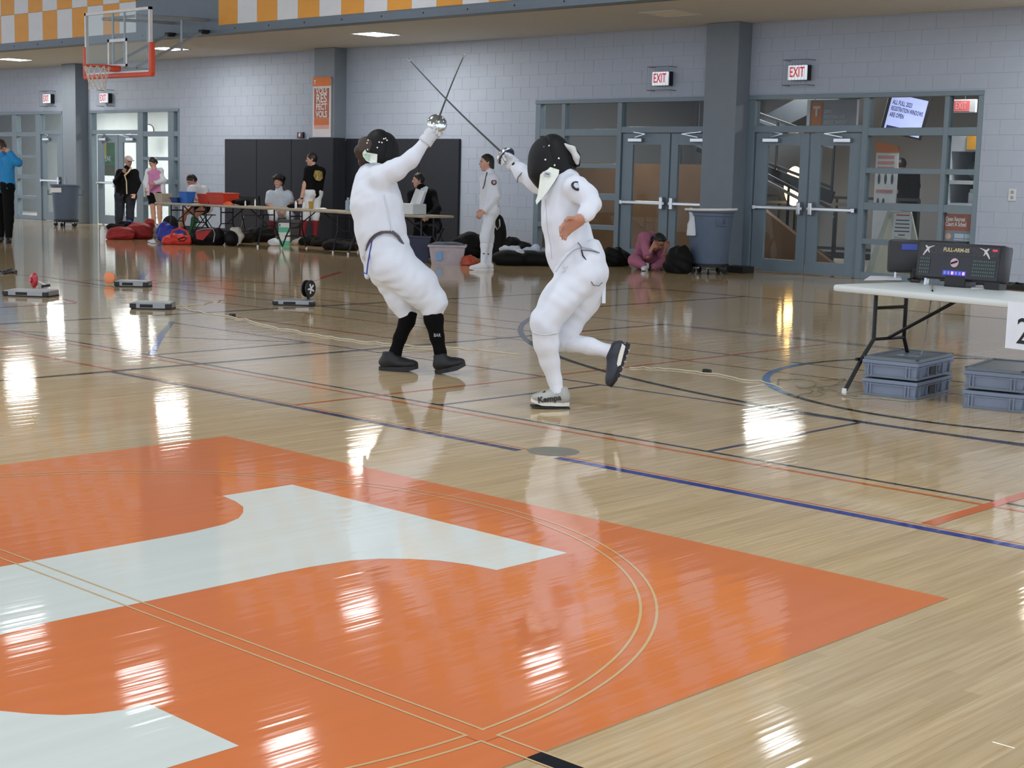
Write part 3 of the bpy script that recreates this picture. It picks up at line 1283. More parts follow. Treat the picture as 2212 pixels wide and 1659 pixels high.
def shoe(t, heel, toe, up, m, msole, w=0.046, sole=0.022, hgt=0.085, ankle=None, label=None):
    """heel and toe: points on the bottom of the sole"""
    heel, toe = np.array(heel, float), np.array(toe, float)
    d = toe - heel
    L = np.linalg.norm(d)
    d /= L
    up = nz(np.array(up, float) - d * (np.array(up, float) @ d))
    sd = np.cross(d, up)
    R = np.array([sd, d, up])
    root = None
    S = SDF(0.008, 0.03)
    S.ell(heel + d * L * .24 + up * (sole + .03), (w * .86, L * .25, .042), R)
    S.ell(heel + d * L * .66 + up * (sole + .018), (w * 1.06, L * .35, .034), R)
    S.cone(heel + d * L * .24 + up * (sole + .035), heel + d * L * .25 + up * (sole + hgt), .040, .040, 'b')
    S.cone(heel + d * L * .33 + up * (sole + .05), heel + d * L * .60 + up * (sole + .028), .036, .03)
    S.cut.append((heel + up * sole * .6, -up))
    o = S.mesh('shoe', m, t)
    if label:
        o['label'] = label
    out = []
    for i in range(25):
        a = 2 * math.pi * i / 24
        y = math.cos(a)
        x = math.sin(a)
        ww = w * (1.02 if y > 0 else .84)
        out.append((x * ww, (y * .5 + .5) * L * 1.02 - .01 * L))
    out = out[:-1]
    q = MB()
    P = lambda z, rise: (lambda x, y: heel + sd * x + d * y + up * (z + rise * max(0, y / L - .75) * .06))
    q.prism(out, P(0, 1), P(sole, 1))
    q.build('sole', msole, o, False)
    return o


def epee(name, label, grip0, guard, tip, rb, parentless=True, flip=1):
    """grip0: pommel end, guard: centre of bell, tip"""
    grip0, guard, tip = [np.array(v, float) for v in (grip0, guard, tip)]
    t = thing(name, label, 'sword', guard)
    ax = nz(tip - guard)
    q = MB()
    pr = []
    for i in range(9):
        a = i / 8 * math.pi / 2 * .92
        pr.append((rb * math.sin(a), .045 * math.cos(a) - .018))
    inn = [(r * .93, z - .005) for r, z in reversed(pr)]
    q.lathe([(0.001, pr[0][1])] + pr[1:] + inn[:-1] + [(0.001, inn[-1][1])], 28, guard, ax)
    q.build('bell_guard', M_BELL, t, True)
    q = MB()
    q.lathe([(rb * .4, -.006), (rb * .9, -.02), (rb * .88, -.024), (.01, -.012)], 24, guard, ax)
    q.build('guard_padding', M_NAVY, t, True)
    L = np.linalg.norm(tip - guard)
    n = 14
    side = np.cross(ax, CF)
    pts = [guard + (tip - guard) * (i / n) + side * (.012 * math.sin(math.pi * i / n)) for i in range(n + 1)]
    q = MB()
    q.tube(pts, [.0066 - .0034 * (i / n) for i in range(n + 1)], 6)
    q.build('blade', M_BLADE, t, True)
    q = MB()
    q.tube([tip - ax * .03, tip - ax * .028, tip, tip + ax * .003], [.003, .005, .005, .0035], 8)
    q.build('point', M_BELL, t, True)
    q = MB()
    q.tube([guard - ax * .01, grip0], [.013, .012], 8)
    q.ell(grip0, .016)
    q.build('grip', M_BLACK, t, True)
    return t


def mask(t, c, f, u, s=1.0, bib_col=None, strap=False, bibtip=None, rivets=()):
    f = nz(f)
    u = nz(np.array(u, float) - f * (np.array(u, float) @ f))
    r = np.cross(f, u)
    R = np.array([r, f, u])
    S = SDF(.008, .03)
    S.ell(c + f * .055 * s + u * .0 * s, np.array([.098, .105, .148]) * s, R)
    S.cone(c + f * .075 * s - u * .04 * s, c + f * .055 * s - u * .115 * s, .085 * s, .055 * s)
    S.cut.append((c + f * .03 * s, -f))
    mk = S.mesh('mask_mesh', M_MESH, t)
    S = SDF(.008, .03)
    S.ell(c + f * .015 * s + u * .012 * s, np.array([.104, .105, .150]) * s, R)
    S.cone(c + f * .02 * s - u * .06 * s, c + f * .035 * s - u * .105 * s, .080 * s, .055 * s)
    S.cut.append((c + f * .055 * s, f))
    S.cut.append((c - f * .088 * s, -f))
    mt = S.mesh('mask_trim', M_MSTRIP, t)
    return R


def plate(t, name, pts, D, th, m, bulge=None):
    """thin curved plate from outline points (px, py, depth offset)"""
    q = MB()
    A = [AT(x, y, D + d) for x, y, d in pts]
    n = len(A)
    c0 = sum(A) / n
    B = [a + CF * th for a in A]
    c1 = c0 + CF * th
    if bulge:
        c0 = c0 - CF * bulge
    vs = A + B + [c0, c1]
    fs = [(i, (i + 1) % n, 2 * n) for i in range(n)] + [(n + (i + 1) % n, n + i, 2 * n + 1) for i in range(n)]
    fs += [((i + 1) % n, i, n + i, n + (i + 1) % n) for i in range(n)]
    q.add(vs, fs)
    return q.build(name, m, t)


def studs(t, pts, D, r, m, name='rivet'):
    for x, y, d in pts:
        q = MB()
        q.ell(AT(x, y, D + d), r, None, 8, 6)
        q.build(name, m, t, True)


def wire(t, name, pts, D, r, m):
    q = MB()
    q.tube([AT(x, y, D + d) for x, y, d in pts], r, 6)
    return q.build(name, m, t, True)


# ---------------------------------------------------------------- left fencer
def left_fencer():
    D = 10.20
    P = lambda x, y, d=0.0: AT(x, y, D + d)
    base = G(870, 803)
    t = thing('person', 'fencer in white with black socks, sword arm raised, leaning back', 'person', base)
    hd = P(812, 330, .02)
    f, u = camdir(.90, -.06, -.30), camdir(.05, 1, 0)
    S = SDF(.012, .03)
    R = head_prims(S, hd, f, u, 1.0)
    S.cone(hd - u * .06, P(812, 375, .02), .05, .06)
    S.chain([P(812, 385), P(815, 440), P(826, 505), P(840, 565)], [.10, .12, .11, .12])
    S.cone(P(822, 388, -.12), P(803, 390, .15), .07, .07)
    S.chain([P(824, 384, -.14), P(885, 347, -.19), P(927, 298, -.2)], [.05, .042, .03])
    S.chain([P(803, 390, .15), P(812, 455, .30), P(845, 480, .36)], [.05, .042, .03])
    S.chain([P(850, 575, -.08), P(930, 645, -.07), P(944, 730, -.06), P(953, 775, -.06)], [.10, .05, .036, .032])
    S.chain([P(838, 585, .08), P(880, 668, .07), P(863, 730, .05), P(856, 775, .05)], [.10, .04, .032, .030])
    hand(S, P(846, 481, .36), camdir(.8, -.5, .2), camdir(-.3, -.6, 0), 1, .6)
    body = S.mesh('body', SKIN, t)
    face_parts(t, hd, R, 1.0, HAIRD)
    H = SDF(.009, .03)
    H.ell(hd - f * .035 + u * .012, (.080, .078, .096), R)
    H.chain([P(787, 310, -.02), P(777, 325, -.04), P(773, 338, -.03)], [.045, .03, .012])
    H.chain([P(790, 335, .0), P(783, 352, .02), P(787, 362, .03)], [.035, .024, .012])
    H.mesh('hair', HAIRD, t, fold=.003, fscale=2.0)
    # jacket
    J = SDF(.0115, .05)
    J.chain([P(806, 385, .0), P(810, 410, 0), P(813, 442, 0), P(823, 500, 0), P(832, 552, 0)], [.115, .150, .172, .168, .158], 'b')
    J.cone(P(822, 385, -.10), P(800, 388, .12), .088, .088)
    J.chain([P(824, 384, -.13), P(855, 367, -.17), P(887, 345, -.19), P(924, 301, -.2)], [.086, .071, .056, .042], 'b', k=.04)
    J.chain([P(800, 390, .13), P(810, 455, .28), P(842, 478, .34)], [.075, .06, .045], 'b')
    J.cone(P(795, 540, .03), P(793, 598, .05), .055, .022)
    J.cone(P(872, 525, -.02), P(879, 548, -.03), .04, .02)
    J.neg.append(('e', P(833, 575, -.13), np.array([.165, .17, .235]), np.array([CR, CF, CU]), None, '', None))
    J.mesh('jacket', M_FW, t, fold=.0026, fscale=1.5, seed=3, infl=-.006)
    C = SDF(.008, .02)
    C.cone(P(812, 372, .02), P(813, 352, .02), .082, .074, 'b')
    C.mesh('collar', M_FW, t)
    # breeches
    B = SDF(.0115, .05)
    B.chain([P(827, 500, 0), P(838, 545, 0), P(843, 572, 0)], [.135, .150, .150], 'a')
    B.chain([P(856, 576, -.05), P(905, 617, -.07), P(934, 650, -.06), P(936, 684, -.06)], [.150, .128, .088, .066], 'b')
    B.chain([P(842, 588, .06), P(868, 645, .07), P(881, 690, .06)], [.140, .098, .058], 'b')
    B.cone(P(915, 640, -.07), P(948, 650, -.08), .09, .055)
    B.mesh('breeches', M_FW, t, fold=.0026, fscale=1.5, seed=8, infl=-.005)
    wire(t, 'waistband', [(786, 545, -.06), (797, 524, -.11), (812, 507, -.145), (830, 500, -.155), (848, 501, -.15), (860, 511, -.13), (872, 530, -.10)], D, .010, M_WAIST)
    wire(t, 'piping', [(806, 510, -.125), (800, 540, -.118), (795, 567, -.10), (792, 592, -.09), (784, 588, -.05)], D, .005, M_BLUEPIPE)
    wire(t, 'seam', [(830, 420, -.175), (838, 450, -.172), (844, 480, -.165), (846, 500, -.158)], D, .003, M_FW2)
    for nm, pts, rs in (('sock', [P(935, 676, -.06), P(937, 690, -.06), P(944, 728, -.06), P(951, 760, -.06), P(954, 778, -.06)], [.064, .064, .047, .039, .040]),
                        ('sock', [P(885, 672, .06), P(879, 694, .06), P(864, 730, .05), P(854, 762, .05), P(852, 780, .05)], [.056, .054, .043, .040, .042])):
        K = SDF(.009, .02)
        K.chain(pts, rs, 'ab')
        K.mesh(nm, M_SOCKB, t)
    text('sock_lettering', 'BAR', .032, frame(P(944, 725, -.06) - CF * .053 + CR * .004, CR, CU), mat('sock_print', '#b8bcc4', .7), t, .8)
    M_SB = mat('shoe_black', '#101114', .55, var=.15, bump=.2, bs=60)
    M_SBS = mat('sole_black', '#1c1d20', .6, var=.1)
    shoe(t, P(941, 809, -.06), P(1007, 795, -.10), (0, 0, 1), M_SB, M_SBS, .05, .03, .10)
    shoe(t, P(819, 801, .05), P(903, 801, .01), (0, 0, 1), M_SB, M_SBS, .05, .03, .10)
    # mask
    mask(t, hd, f, u, 1.0)
    plate(t, 'bib', [(788, 321, -.07), (791, 329, -.104), (803, 331, -.118), (815, 333, -.122), (814, 351, -.125), (800, 352, -.125), (791, 347, -.11), (784, 338, -.08), (783, 331, -.07)], D, .012, M_BIB)
    plate(t, 'bib_badge', [(784, 333, -.078), (791, 331, -.108), (797, 333, -.118), (797, 347, -.124), (789, 342, -.105)], D, .008, M_BIBG)
    studs(t, [(795, 303, -.075), (793, 309, -.085), (794, 323, -.098), (819, 307, -.092), (825, 308, -.09), (815, 319, -.103), (829, 300, -.07), (833, 299, -.06), (836, 303, -.07)], D, .0055, M_RIVET)
    # sword arm: glove and epee
    gd = P(945, 264, -.215)
    tip = P(1003, 118, -.2 - .72)
    ax = nz(tip - gd)
    g2 = nz(P(951, 250, -.23) - P(938, 285, -.19))
    Gv = SDF(.006, .012)
    Gv.chain([P(917, 309, -.2), P(931, 290, -.2), P(938, 279, -.2)], [.049, .044, .038], 'a')
    hand(Gv, P(925, 303, -.2), nz(P(940, 270, -.2) - P(925, 303, -.2)), camdir(.75, -.2, .5), 1.05, 1.5, .006)
    gl_ = Gv.mesh('glove', M_FW2, t)
    wire(t, 'glove_trim', [(914, 288, -.22), (921, 290, -.235), (929, 297, -.24), (934, 306, -.225)], D, .0035, mat('pale_blue_trim', '#7aa0b8', .6))
    epee('epee', 'epee held up by the left fencer, blade pointing to the top', P(930, 300, -.16), gd, tip, .068)


left_fencer()


# ---------------------------------------------------------------- right fencer
def right_fencer():
    D = 8.72
    P = lambda x, y, d=0.0: AT(x, y, D + d)
    t = thing('person', 'fencer in white with white socks, lunging left on one foot', 'person', G(1195, 880))
    hd = P(1203, 353, .0)
    f, u = camdir(-.93, -.10, .22), camdir(-.10, 1, 0)
    S = SDF(.0105, .03)
    R = head_prims(S, hd, f, u, 1.0)
    S.cone(hd - u * .06, P(1214, 388, .0), .05, .06)
    S.chain([P(1216, 395), P(1221, 440), P(1232, 505), P(1252, 575)], [.08, .09, .09, .09])
    S.cone(P(1243, 405, -.14), P(1192, 402, .13), .06, .06)
    S.chain([P(1243, 406, -.15), P(1279, 442, -.22), P(1254, 474, -.27)], [.045, .04, .027])
    S.chain([P(1192, 402, .14), P(1138, 380, .22), P(1100, 348, .28)], [.045, .04, .028])
    S.chain([P(1246, 600, -.05), P(1177, 700, -.10), P(1190, 780, -.02), P(1204, 846, .0)], [.075, .05, .036, .03])
    S.chain([P(1272, 595, .08), P(1222, 724, .10), P(1318, 760, .06)], [.09, .045, .028])
    hand(S, P(1253, 475, -.27), camdir(-.82, -.52, .12), camdir(.1, -.5, .75), 1.1, .55, .006, 1)
    S.mesh('body', SKIN2, t)
    face_parts(t, hd, R, 1.0, HAIRB)
    H = SDF(.009, .03)
    H.ell(hd - f * .03 + u * .02, (.088, .09, .105), R)
    H.mesh('hair', HAIRB, t, fold=.003, fscale=2.0)
    J = SDF(.010, .05)
    J.chain([P(1213, 388, 0), P(1217, 405, 0), P(1220, 440, 0), P(1219, 480, 0), P(1231, 525, 0), P(1243, 556, 0)], [.085, .112, .128, .126, .134, .138], 'b')
    J.cone(P(1243, 405, -.12), P(1194, 404, .11), .072, .076)
    J.chain([P(1243, 406, -.14), P(1265, 420, -.19), P(1279, 441, -.22)], [.074, .066, .056], k=.03)
    J.chain([P(1279, 441, -.22), P(1268, 460, -.25), P(1255, 473, -.27)], [.056, .050, .040], 'b', k=.02)
    J.chain([P(1192, 403, .13), P(1160, 393, .18), P(1130, 375, .23), P(1106, 353, .27)], [.074, .062, .048, .038], 'b', k=.04)
    J.cone(P(1196, 550, -.03), P(1198, 590, -.05), .05, .018)
    J.neg.append(('e', P(1268, 595, -.14), np.array([.165, .16, .170]), np.array([CR, CF, CU]), None, '', None))
    J.mesh('jacket', M_FW, t, fold=.0026, fscale=1.5, seed=11, infl=-.006)
    C = SDF(.008, .02)
    C.cone(P(1214, 392, 0), P(1212, 374, 0), .080, .072, 'b')
    C.mesh('collar', M_FW, t)
    B = SDF(.010, .05)
    B.chain([P(1245, 532, 0), P(1250, 555, 0), P(1254, 582, 0)], [.128, .138, .142], 'a')
    B.chain([P(1246, 598, -.05), P(1205, 652, -.09), P(1178, 695, -.10), P(1178, 722, -.09)], [.128, .098, .084, .076], 'b')
    B.chain([P(1268, 592, .05), P(1258, 645, .08), P(1222, 722, .10), P(1214, 738, .10)], [.130, .100, .072, .062])
    B.mesh('breeches', M_FW, t, fold=.0026, fscale=1.5, seed=13, infl=-.005)
    for pts, rs in (([P(1178, 716, -.09), P(1180, 742, -.07), P(1187, 780, -.03), P(1198, 820, .0), P(1205, 852, .0)], [.076, .070, .056, .040, .037]),
                    ([P(1212, 733, .10), P(1232, 738, .09), P(1275, 748, .07), P(1316, 759, .06), P(1328, 764, .06)], [.060, .056, .048, .037, .036])):
        K = SDF(.008, .02)
        K.chain(pts, rs, 'ab')
        K.mesh('sock', M_SOCKW, t, fold=.0012)
    M_SG = mat('shoe_grey', '#a9aaa4', .6, var=.08, bump=.15, bs=60)
    M_SN = mat('shoe_navy', '#30343f', .55, var=.12, bump=.15, bs=60)
    M_SW = mat('sole_white', '#e4e2da', .5)
    M_SK = mat('sole_dark', '#17171a', .6, var=.1)
    Df = DEP(G(1190, 881)) - D
    sh = shoe(t, P(1229, 877, Df), P(1147, 873, Df - .03), (0, 0, 1), M_SG, M_SW, .048, .022, .085, label='grey shoe with dark lettering')
    sq = MB()
    a, b = P(1229, 883, Df), P(1147, 879, Df - .03)
    for i, (x, r) in enumerate(((1222, 9), (1205, 8), (1180, 7), (1160, 6))):
        sq.box(0, 0, 0, 0, 0, 0)
    sq = MB()
    sq.bar(a + np.array([0, 0, .006]), b + np.array([0, 0, .006]), .08, .010)
    sq.build('outsole', M_SK, sh)
    text('shoe_lettering', 'Kempa', .048, frame(P(1187, 862, Df - .078), nz(P(1204, 857, Df) - P(1166, 862, Df)), CU), M_SK, sh, 1.0, .004, bold=.0012)
    q = MB()
    q.tube([P(1167, 853, Df - .05), P(1177, 846, Df - .05), P(1178, 851, Df - .02), P(1169, 857, Df - .02)], .006, 6)
    q.tube([P(1207, 846, Df - .05), P(1214, 848, Df - .05), P(1220, 843, Df - .04)], .009, 6)
    q.build('laces', M_SK, sh)
    s2 = shoe(t, P(1361, 744, .06), P(1327, 838, .04), camdir(-1, .25, .12), M_SN, M_SK, .046, .024, .07, label='navy and white shoe kicked up behind')
    for k in range(6):
        a = .14 + k * .13
        pa = P(1361, 744, .05) * (1 - a) + P(1327, 838, .03) * a
        q = MB()
        q.bar(pa - CF * .04 + CR * .004, pa - CF * .015 + CR * .006, .012, .010, CU)
        q.build('tread_stripe', mat('tread_pink', '#a58a94', .6), s2)
    plate(t, 'shoe_panel', [(1344, 742, -.0), (1351, 748, -.0), (1341, 788, -.0), (1331, 794, -.0), (1336, 768, -.0)], D, .01, M_SW)
    mask(t, hd, f, u, 1.06)
    plate(t, 'bib', [(1170, 356, -.10), (1189, 361, -.118), (1208, 367, -.115), (1207, 376, -.118), (1199, 390, -.13), (1184, 412, -.155), (1171, 428, -.16), (1159, 442, -.14), (1157, 434, -.13), (1161, 423, -.125), (1164, 403, -.118), (1167, 377, -.105)], D, .01, M_BIB, .012)
    plate(t, 'bib_label', [(1175, 370, -.134), (1190, 373, -.138), (1189, 382, -.142), (1174, 379, -.138)], D, .002, mat('bib_print', '#b9bcc4', .7, var=.25, vs=90))
    wire(t, 'bib_label_mark', [(1178, 374.5, -.140), (1187, 376.5, -.143)], D, .0025, M_GREYLINE)
    studs(t, [(1174, 310, -.075), (1178, 306, -.06), (1182, 305, -.055), (1175, 318, -.095), (1186, 315, -.095), (1178, 345, -.120), (1207, 342, -.126), (1198, 357, -.130), (1185, 303, -.03)], D, .0055, M_RIVET)
    q = SDF(.007, .015)
    q.chain([P(1219, 313, -.06), P(1236, 322, -.07), P(1245, 340, -.07), P(1247, 352, -.06)], [.012, .018, .018, .012])
    q.mesh('strap_pad', mat('strap_grey', '#c6c8c6', .7), t)
    wire(t, 'strap', [(1216, 312, -.03), (1238, 317, -.055), (1250, 336, -.06), (1249, 357, -.04), (1242, 358, -.02)], D, .012, M_MSTRIP)
    # shoulder badge
    pc = P(1246, 402, -.222)
    nrm = nz(-CF * .8 + CR * .25 + CU * .5)
    q = MB()
    q.lathe([(.0005, .006), (.031, .005), (.034, 0.0)], 20, pc, nrm)
    q.build('shoulder_badge', mat('badge_black', '#1b1c22', .6), t, True)
    q = MB()
    q.lathe([(.0005, .008), (.021, .007), (.023, 0.004)], 6, pc, nrm)
    q.build('badge_emblem', mat('badge_silver', '#b9c2cc', .5, var=.3, vs=60), t)
    wire(t, 'pocket_seam', [(1272, 572, -.145), (1275, 605, -.142), (1282, 616, -.135), (1293, 618, -.12), (1301, 610, -.10)], D, .003, M_GREYLINE)
    wire(t, 'waist_cord', [(1248, 524, -.15), (1255, 532, -.15), (1256, 540, -.15), (1275, 541, -.14), (1295, 546, -.10)], D, .003, M_GREYLINE)
    wire(t, 'waist_cord', [(1256, 540, -.15), (1259, 552, -.15), (1266, 562, -.145)], D, .004, M_BLACK)
    wire(t, 'cuff_line', [(1141, 366, .19), (1128, 372, .18), (1119, 383, .18), (1117, 394, .2)], D, .0035, M_GREYLINE)
    wire(t, 'jacket_seam', [(1178, 430, -.09), (1180, 460, -.11), (1183, 500, -.115), (1190, 530, -.11), (1192, 560, -.11)], D, .0018, mat('seam_grey', '#a3a8b2', .7))
    wire(t, 'jacket_hem_shade', [(1200, 588, -.115), (1212, 570, -.138), (1226, 552, -.147), (1240, 540, -.149), (1256, 534, -.148), (1275, 537, -.142), (1292, 544, -.115)], D, .003, mat('hem_shade', '#b4bac6', .8))  # line along the hem, shade of the overlap put into its grey
    wire(t, 'knee_band', [(1150, 716, -.15), (1164, 722, -.172), (1184, 723, -.178), (1204, 718, -.15)], D, .004, M_FW2)
    plate(t, 'tail_strap', [(1302, 598, .02), (1309, 600, .02), (1308, 655, .02), (1300, 655, .02)], D, .01, M_FW)
    plate(t, 'leg_print', [(1216, 577, -.155), (1228, 575, -.155), (1226, 590, -.152), (1213, 591, -.152)], D, .003, mat('leg_print_grey', '#cfd2d8', .7, var=.3, vs=120))
    gd = P(1090, 335, .28)
    tip = P(881, 126, .28 + .45)
    Gv = SDF(.006, .012)
    Gv.chain([P(1112, 358, .265), P(1103, 350, .28), P(1098, 343, .28)], [.044, .038, .036], 'a')
    hand(Gv, P(1113, 360, .27), nz(P(1093, 338, .28) - P(1113, 360, .27)), camdir(-.5, -.6, .5), 1.0, 1.5, .006)
    Gv.mesh('glove', M_FW2, t)
    epee('epee', 'epee of the right fencer, long blade crossing to the upper left', P(1110, 356, .24), gd, tip, .062)


right_fencer()

# ================================================================= HOOP
def hoop():
    t = thing('basketball_hoop', 'glass basketball backboard with orange rim folded out from the wall', 'hoop', (-24.0, YB, 3.5))
    Yb = 14.55
    c = [WP(186, 28, Yb), WP(322, 15, Yb), WP(330, 163, Yb), WP(184, 166, Yb)]
    x0, x1 = (c[0][0] + c[3][0]) / 2, (c[1][0] + c[2][0]) / 2
    z1, z0 = (c[0][2] + c[1][2]) / 2, (c[2][2] + c[3][2]) / 2 + .03
    M_BB = mat('board_frame_white', '#e6e9ec', .4)
    M_RIM = mat('rim_orange', '#e2502a', .45)
    q = MB()
    q.box(x0 + .03, x1 - .03, Yb, Yb + .012, z0 + .03, z1 - .03)
    q.build('glass_board', CLEAR, t)
    for nm, a in (('board_frame', (x0, x0 + .045, Yb - .02, Yb + .035, z0, z1)), ('board_frame', (x1 - .045, x1, Yb - .02, Yb + .035, z0, z1)),
                  ('board_frame', (x0, x1, Yb - .02, Yb + .035, z1 - .045, z1)), ('board_frame', (x0, x1, Yb - .02, Yb + .035, z0, z0 + .045))):
        q = MB()
        q.box(*a)
        q.build(nm, M_BB, t)
    cx = (x0 + x1) / 2
    q = MB()
    for a in ((cx - .305, cx - .255, z0 + .13, z0 + .60), (cx + .255, cx + .305, z0 + .13, z0 + .60), (cx - .305, cx + .305, z0 + .55, z0 + .60), (cx - .305, cx + .305, z0 + .13, z0 + .17)):
        q.box(a[0], a[1], Yb - .006, Yb - .001, a[2], a[3])
    q.build('target_square', M_BB, t)
    pd = t
    q = MB()
    q.box(x0 - .04, x1 + .04, Yb - .035, Yb + .05, z0 - .06, z0 + .015, .015)
    q.build('edge_padding', M_RIM, t)
    for xa in (x0 - .05, x1 - .03):
        q = MB()
        q.box(xa, xa + .085, Yb - .035, Yb + .05, z0 - .02, z0 + .50, .015)
        q.build('edge_padding', M_RIM, t)
    rz, ry = z0 + .12, Yb - .40
    q = MB()
    q.tube([(cx + .23 * math.cos(a * math.pi / 16), ry + .23 * math.sin(a * math.pi / 16), rz) for a in range(32)], .011, 8, True)
    rim = q.build('rim', M_RIM, t, True)
    q = MB()
    q.box(cx - .12, cx + .12, Yb - .17, Yb - .005, rz - .075, rz + .02, .01)
    q.build('rim_bracket', M_RIM, rim)
    # net
    q = MB()
    n = 12
    prof = [(.225, 0), (.19, -.11), (.16, -.21), (.14, -.31), (.145, -.40)]
    for s in (1, -1):
        for i in range(n):
            pts = []
            for j, (r, z) in enumerate(prof):
                a = 2 * math.pi * (i + s * j * .5) / n
                pts.append((cx + r * math.cos(a), ry + r * math.sin(a), rz + z))
            q.tube(pts, .0055, 5)
    q.build('net', mat('net_cord', '#e9dfd4', .8), rim, kind='stuff')
    # support frame back to the beam
    M_PIPE = mat('hoop_pipe_grey', '#9aa1a8', .4, metal=.3)
    for sx in (-.52, .52):
        q = MB()
        q.tube([(cx + sx, Yb + .03, z1 - .12), (cx + sx, YB - .02, z1 - .06)], .028, 8)
        q.build('support_arm', M_PIPE, t, True)
        q = MB()
        q.tube([(cx + sx, Yb + .03, z0 + .10), (cx + sx, YB - .12, CEIL_Z + .03)], .024, 8)
        q.build('support_arm', M_PIPE, t, True)
        q = MB()
        q.box(cx + sx - .06, cx + sx + .06, YB - .16, YB, CEIL_Z + .0, CEIL_Z + .07)
        q.build('wall_bracket', M_DARK, t)
        q = MB()
        q.tube([(cx + sx, YB - .55, z1 - .08), (cx + sx, YB - .55, z0 + .45)], .022, 8)
        q.build('brace', M_PIPE, t, True)
        q = MB()
        q.tube([(cx + sx * .35, Yb + .03, z1 - .02), (cx + sx * .35, Yb + .03, z0 + .1)], .02, 8)
        q.build('brace', M_PIPE, t, True)
    q = MB()
    q.tube([(cx - .52, Yb + .06, z1 - .12), (cx + .52, Yb + .06, z1 - .12)], .024, 8)
    q.build('brace', M_PIPE, t, True)
    q = MB()
    q.box(cx + .75, cx + .92, YB - .06, YB, 4.3, 4.75, .01)
    q.build('winch', M_DARK, t)


hoop()

# ================================================================= EXIT SIGNS
M_EXW = mat('exit_face_white', '#e6eef8', .5, emit=0.4)
M_EXR = mat('exit_red', '#c8323a', .5, emit=0.35)
M_WIRE = mat('guard_wire', '#7e858c', .4, metal=.5)


def exit_sign(x0, x1, z0, z1, label):
    x, z = (x0 + x1) / 2, (z0 + z1) / 2
    t = thing('exit_sign', label, 'sign', (x, YW, z), group='exit signs')
    hw, hh = .155, .105
    q = MB()
    q.box(x - hw, x + hw, YW - .15, YW - .11, z - hh, z + hh, .008)
    q.build('face', M_EXW, t)
    q = MB()
    q.box(x - hw - .004, x + hw + .004, YW - .11, YW - .02, z - hh - .004, z + hh + .004)
    q.build('housing', M_BLACK, t)
    text('lettering', 'EXIT', .20, wallframe(x, YW - .152, z), M_EXR, t, .62, .001, bold=.003)
    for zz, nm in ((z - hh - .075, 'guard_frame'), (z + hh + .075, 'guard_frame')):
        q = MB()
        q.tube([(x - .21, YW, zz), (x - .21, YW - .2, zz), (x + .21, YW - .2, zz), (x + .21, YW, zz)], .0065, 6)
        q.build(nm, M_WIRE, t)
    for i in range(9):
        q = MB()
        xx = x - .21 + .42 * i / 8
        q.tube([(xx, YW - .2, z - hh - .075), (xx, YW - .2, z + hh + .075)], .002, 5)
        q.build('guard_wire', M_WIRE, t)


exit_sign(-12.648, -12.274, 2.817, 3.03, 'lit exit sign in a wire guard above the rightmost doors')
exit_sign(-15.16, -14.789, 2.791, 3.015, 'lit exit sign in a wire guard left of the right column')
exit_sign(-31.24, -30.86, 2.775, 2.993, 'exit sign in a wire guard under the basketball net')
exit_sign(-33.80, -33.37, 2.785, 3.042, 'exit sign in a wire guard left of the far left column')

# banner on the middle column
t = thing('banner', 'tall column banner reading VOLS RESPECT VOLS with orange top', 'banner', (-22.98, 18.88, 1.99))
YN = 18.862
q = MB()
q.box(-23.29, -22.76, YN, YN + .02, 1.995, 3.10)
q.build('board', mat('banner_white', '#dcd9dd', .6), t)
q = MB()
q.box(-23.29, -22.75, YN - .006, YN, 2.96, 3.13, .003)
q.build('orange_header', mat('banner_orange', '#d9742c', .6), t)
M_BR = mat('banner_rust', '#a8624c', .6, var=.3, vs=4)
q = MB()
q.box(-23.245, -22.80, YN - .003, YN, 2.36, 2.92)
q.build('print_panel', M_BR, t)
q = MB()
q.box(-23.245, -22.80, YN - .003, YN, 2.22, 2.355)
q.build('print_band', mat('banner_orange2', '#cf6f3a', .6), t)
q = MB()
q.box(-23.245, -22.80, YN - .003, YN, 2.15, 2.215)
q.build('print_band', mat('banner_pink', '#d9a596', .6), t)
M_BT = mat('banner_letter', '#e9e2e2', .6)
for tx, zz, sz in (('VOLS', 2.865, .165), ('RES', 2.72, .225), ('PECT', 2.565, .165), ('VOLS', 2.425, .165)):
    text('lettering', tx, sz, wallframe(-23.022, YN - .006, zz), M_BT, t, .86 if len(tx) == 4 else .92, .001, bold=.004)
text('emblem', 'T', .10, wallframe(-23.22, YN - .009, 3.03), M_BT, t, 1, .001, bold=.004)

# small wall devices
x, _, z = WP(653, 292)
t = thing('wall_alarm', 'small dark alarm strobe above the padded wall', 'alarm', (x, YW, z))
q = MB()
q.box(x - .11, x + .07, YW - .05, YW, z - .06, z + .06, .01)
q.build('body', mat('alarm_maroon', '#4a2230', .4), t)
q = MB()
q.ell((x - .01, YW - .055, z), (.03, .02, .045))
q.build('strobe', M_WHITE, t, True)
x, _, z = WP(2187, 421)
t = thing('wall_socket', 'white power outlet on the block wall at right', 'outlet', (x, YW, z))
q = MB()
q.box(x - .055, x + .055, YW - .012, YW, z - .08, z + .08, .006)
q.build('plate', mat('outlet_plate', '#c4c9cf', .4), t)
for dz in (-.035, .035):
    q = MB()
    q.box(x - .02, x + .02, YW - .016, YW - .011, z + dz - .02, z + dz + .02, .004)
    q.build('socket', mat('outlet_grey', '#8c9197', .4), t)

# ================================================================= RIGHT SCORING TABLE
M_TOP = mat('table_top_white', '#d5dcdc', .45, var=.02, bump=.05, bs=120)
M_LEG = mat('table_leg_black', '#17181a', .4, metal=.3)


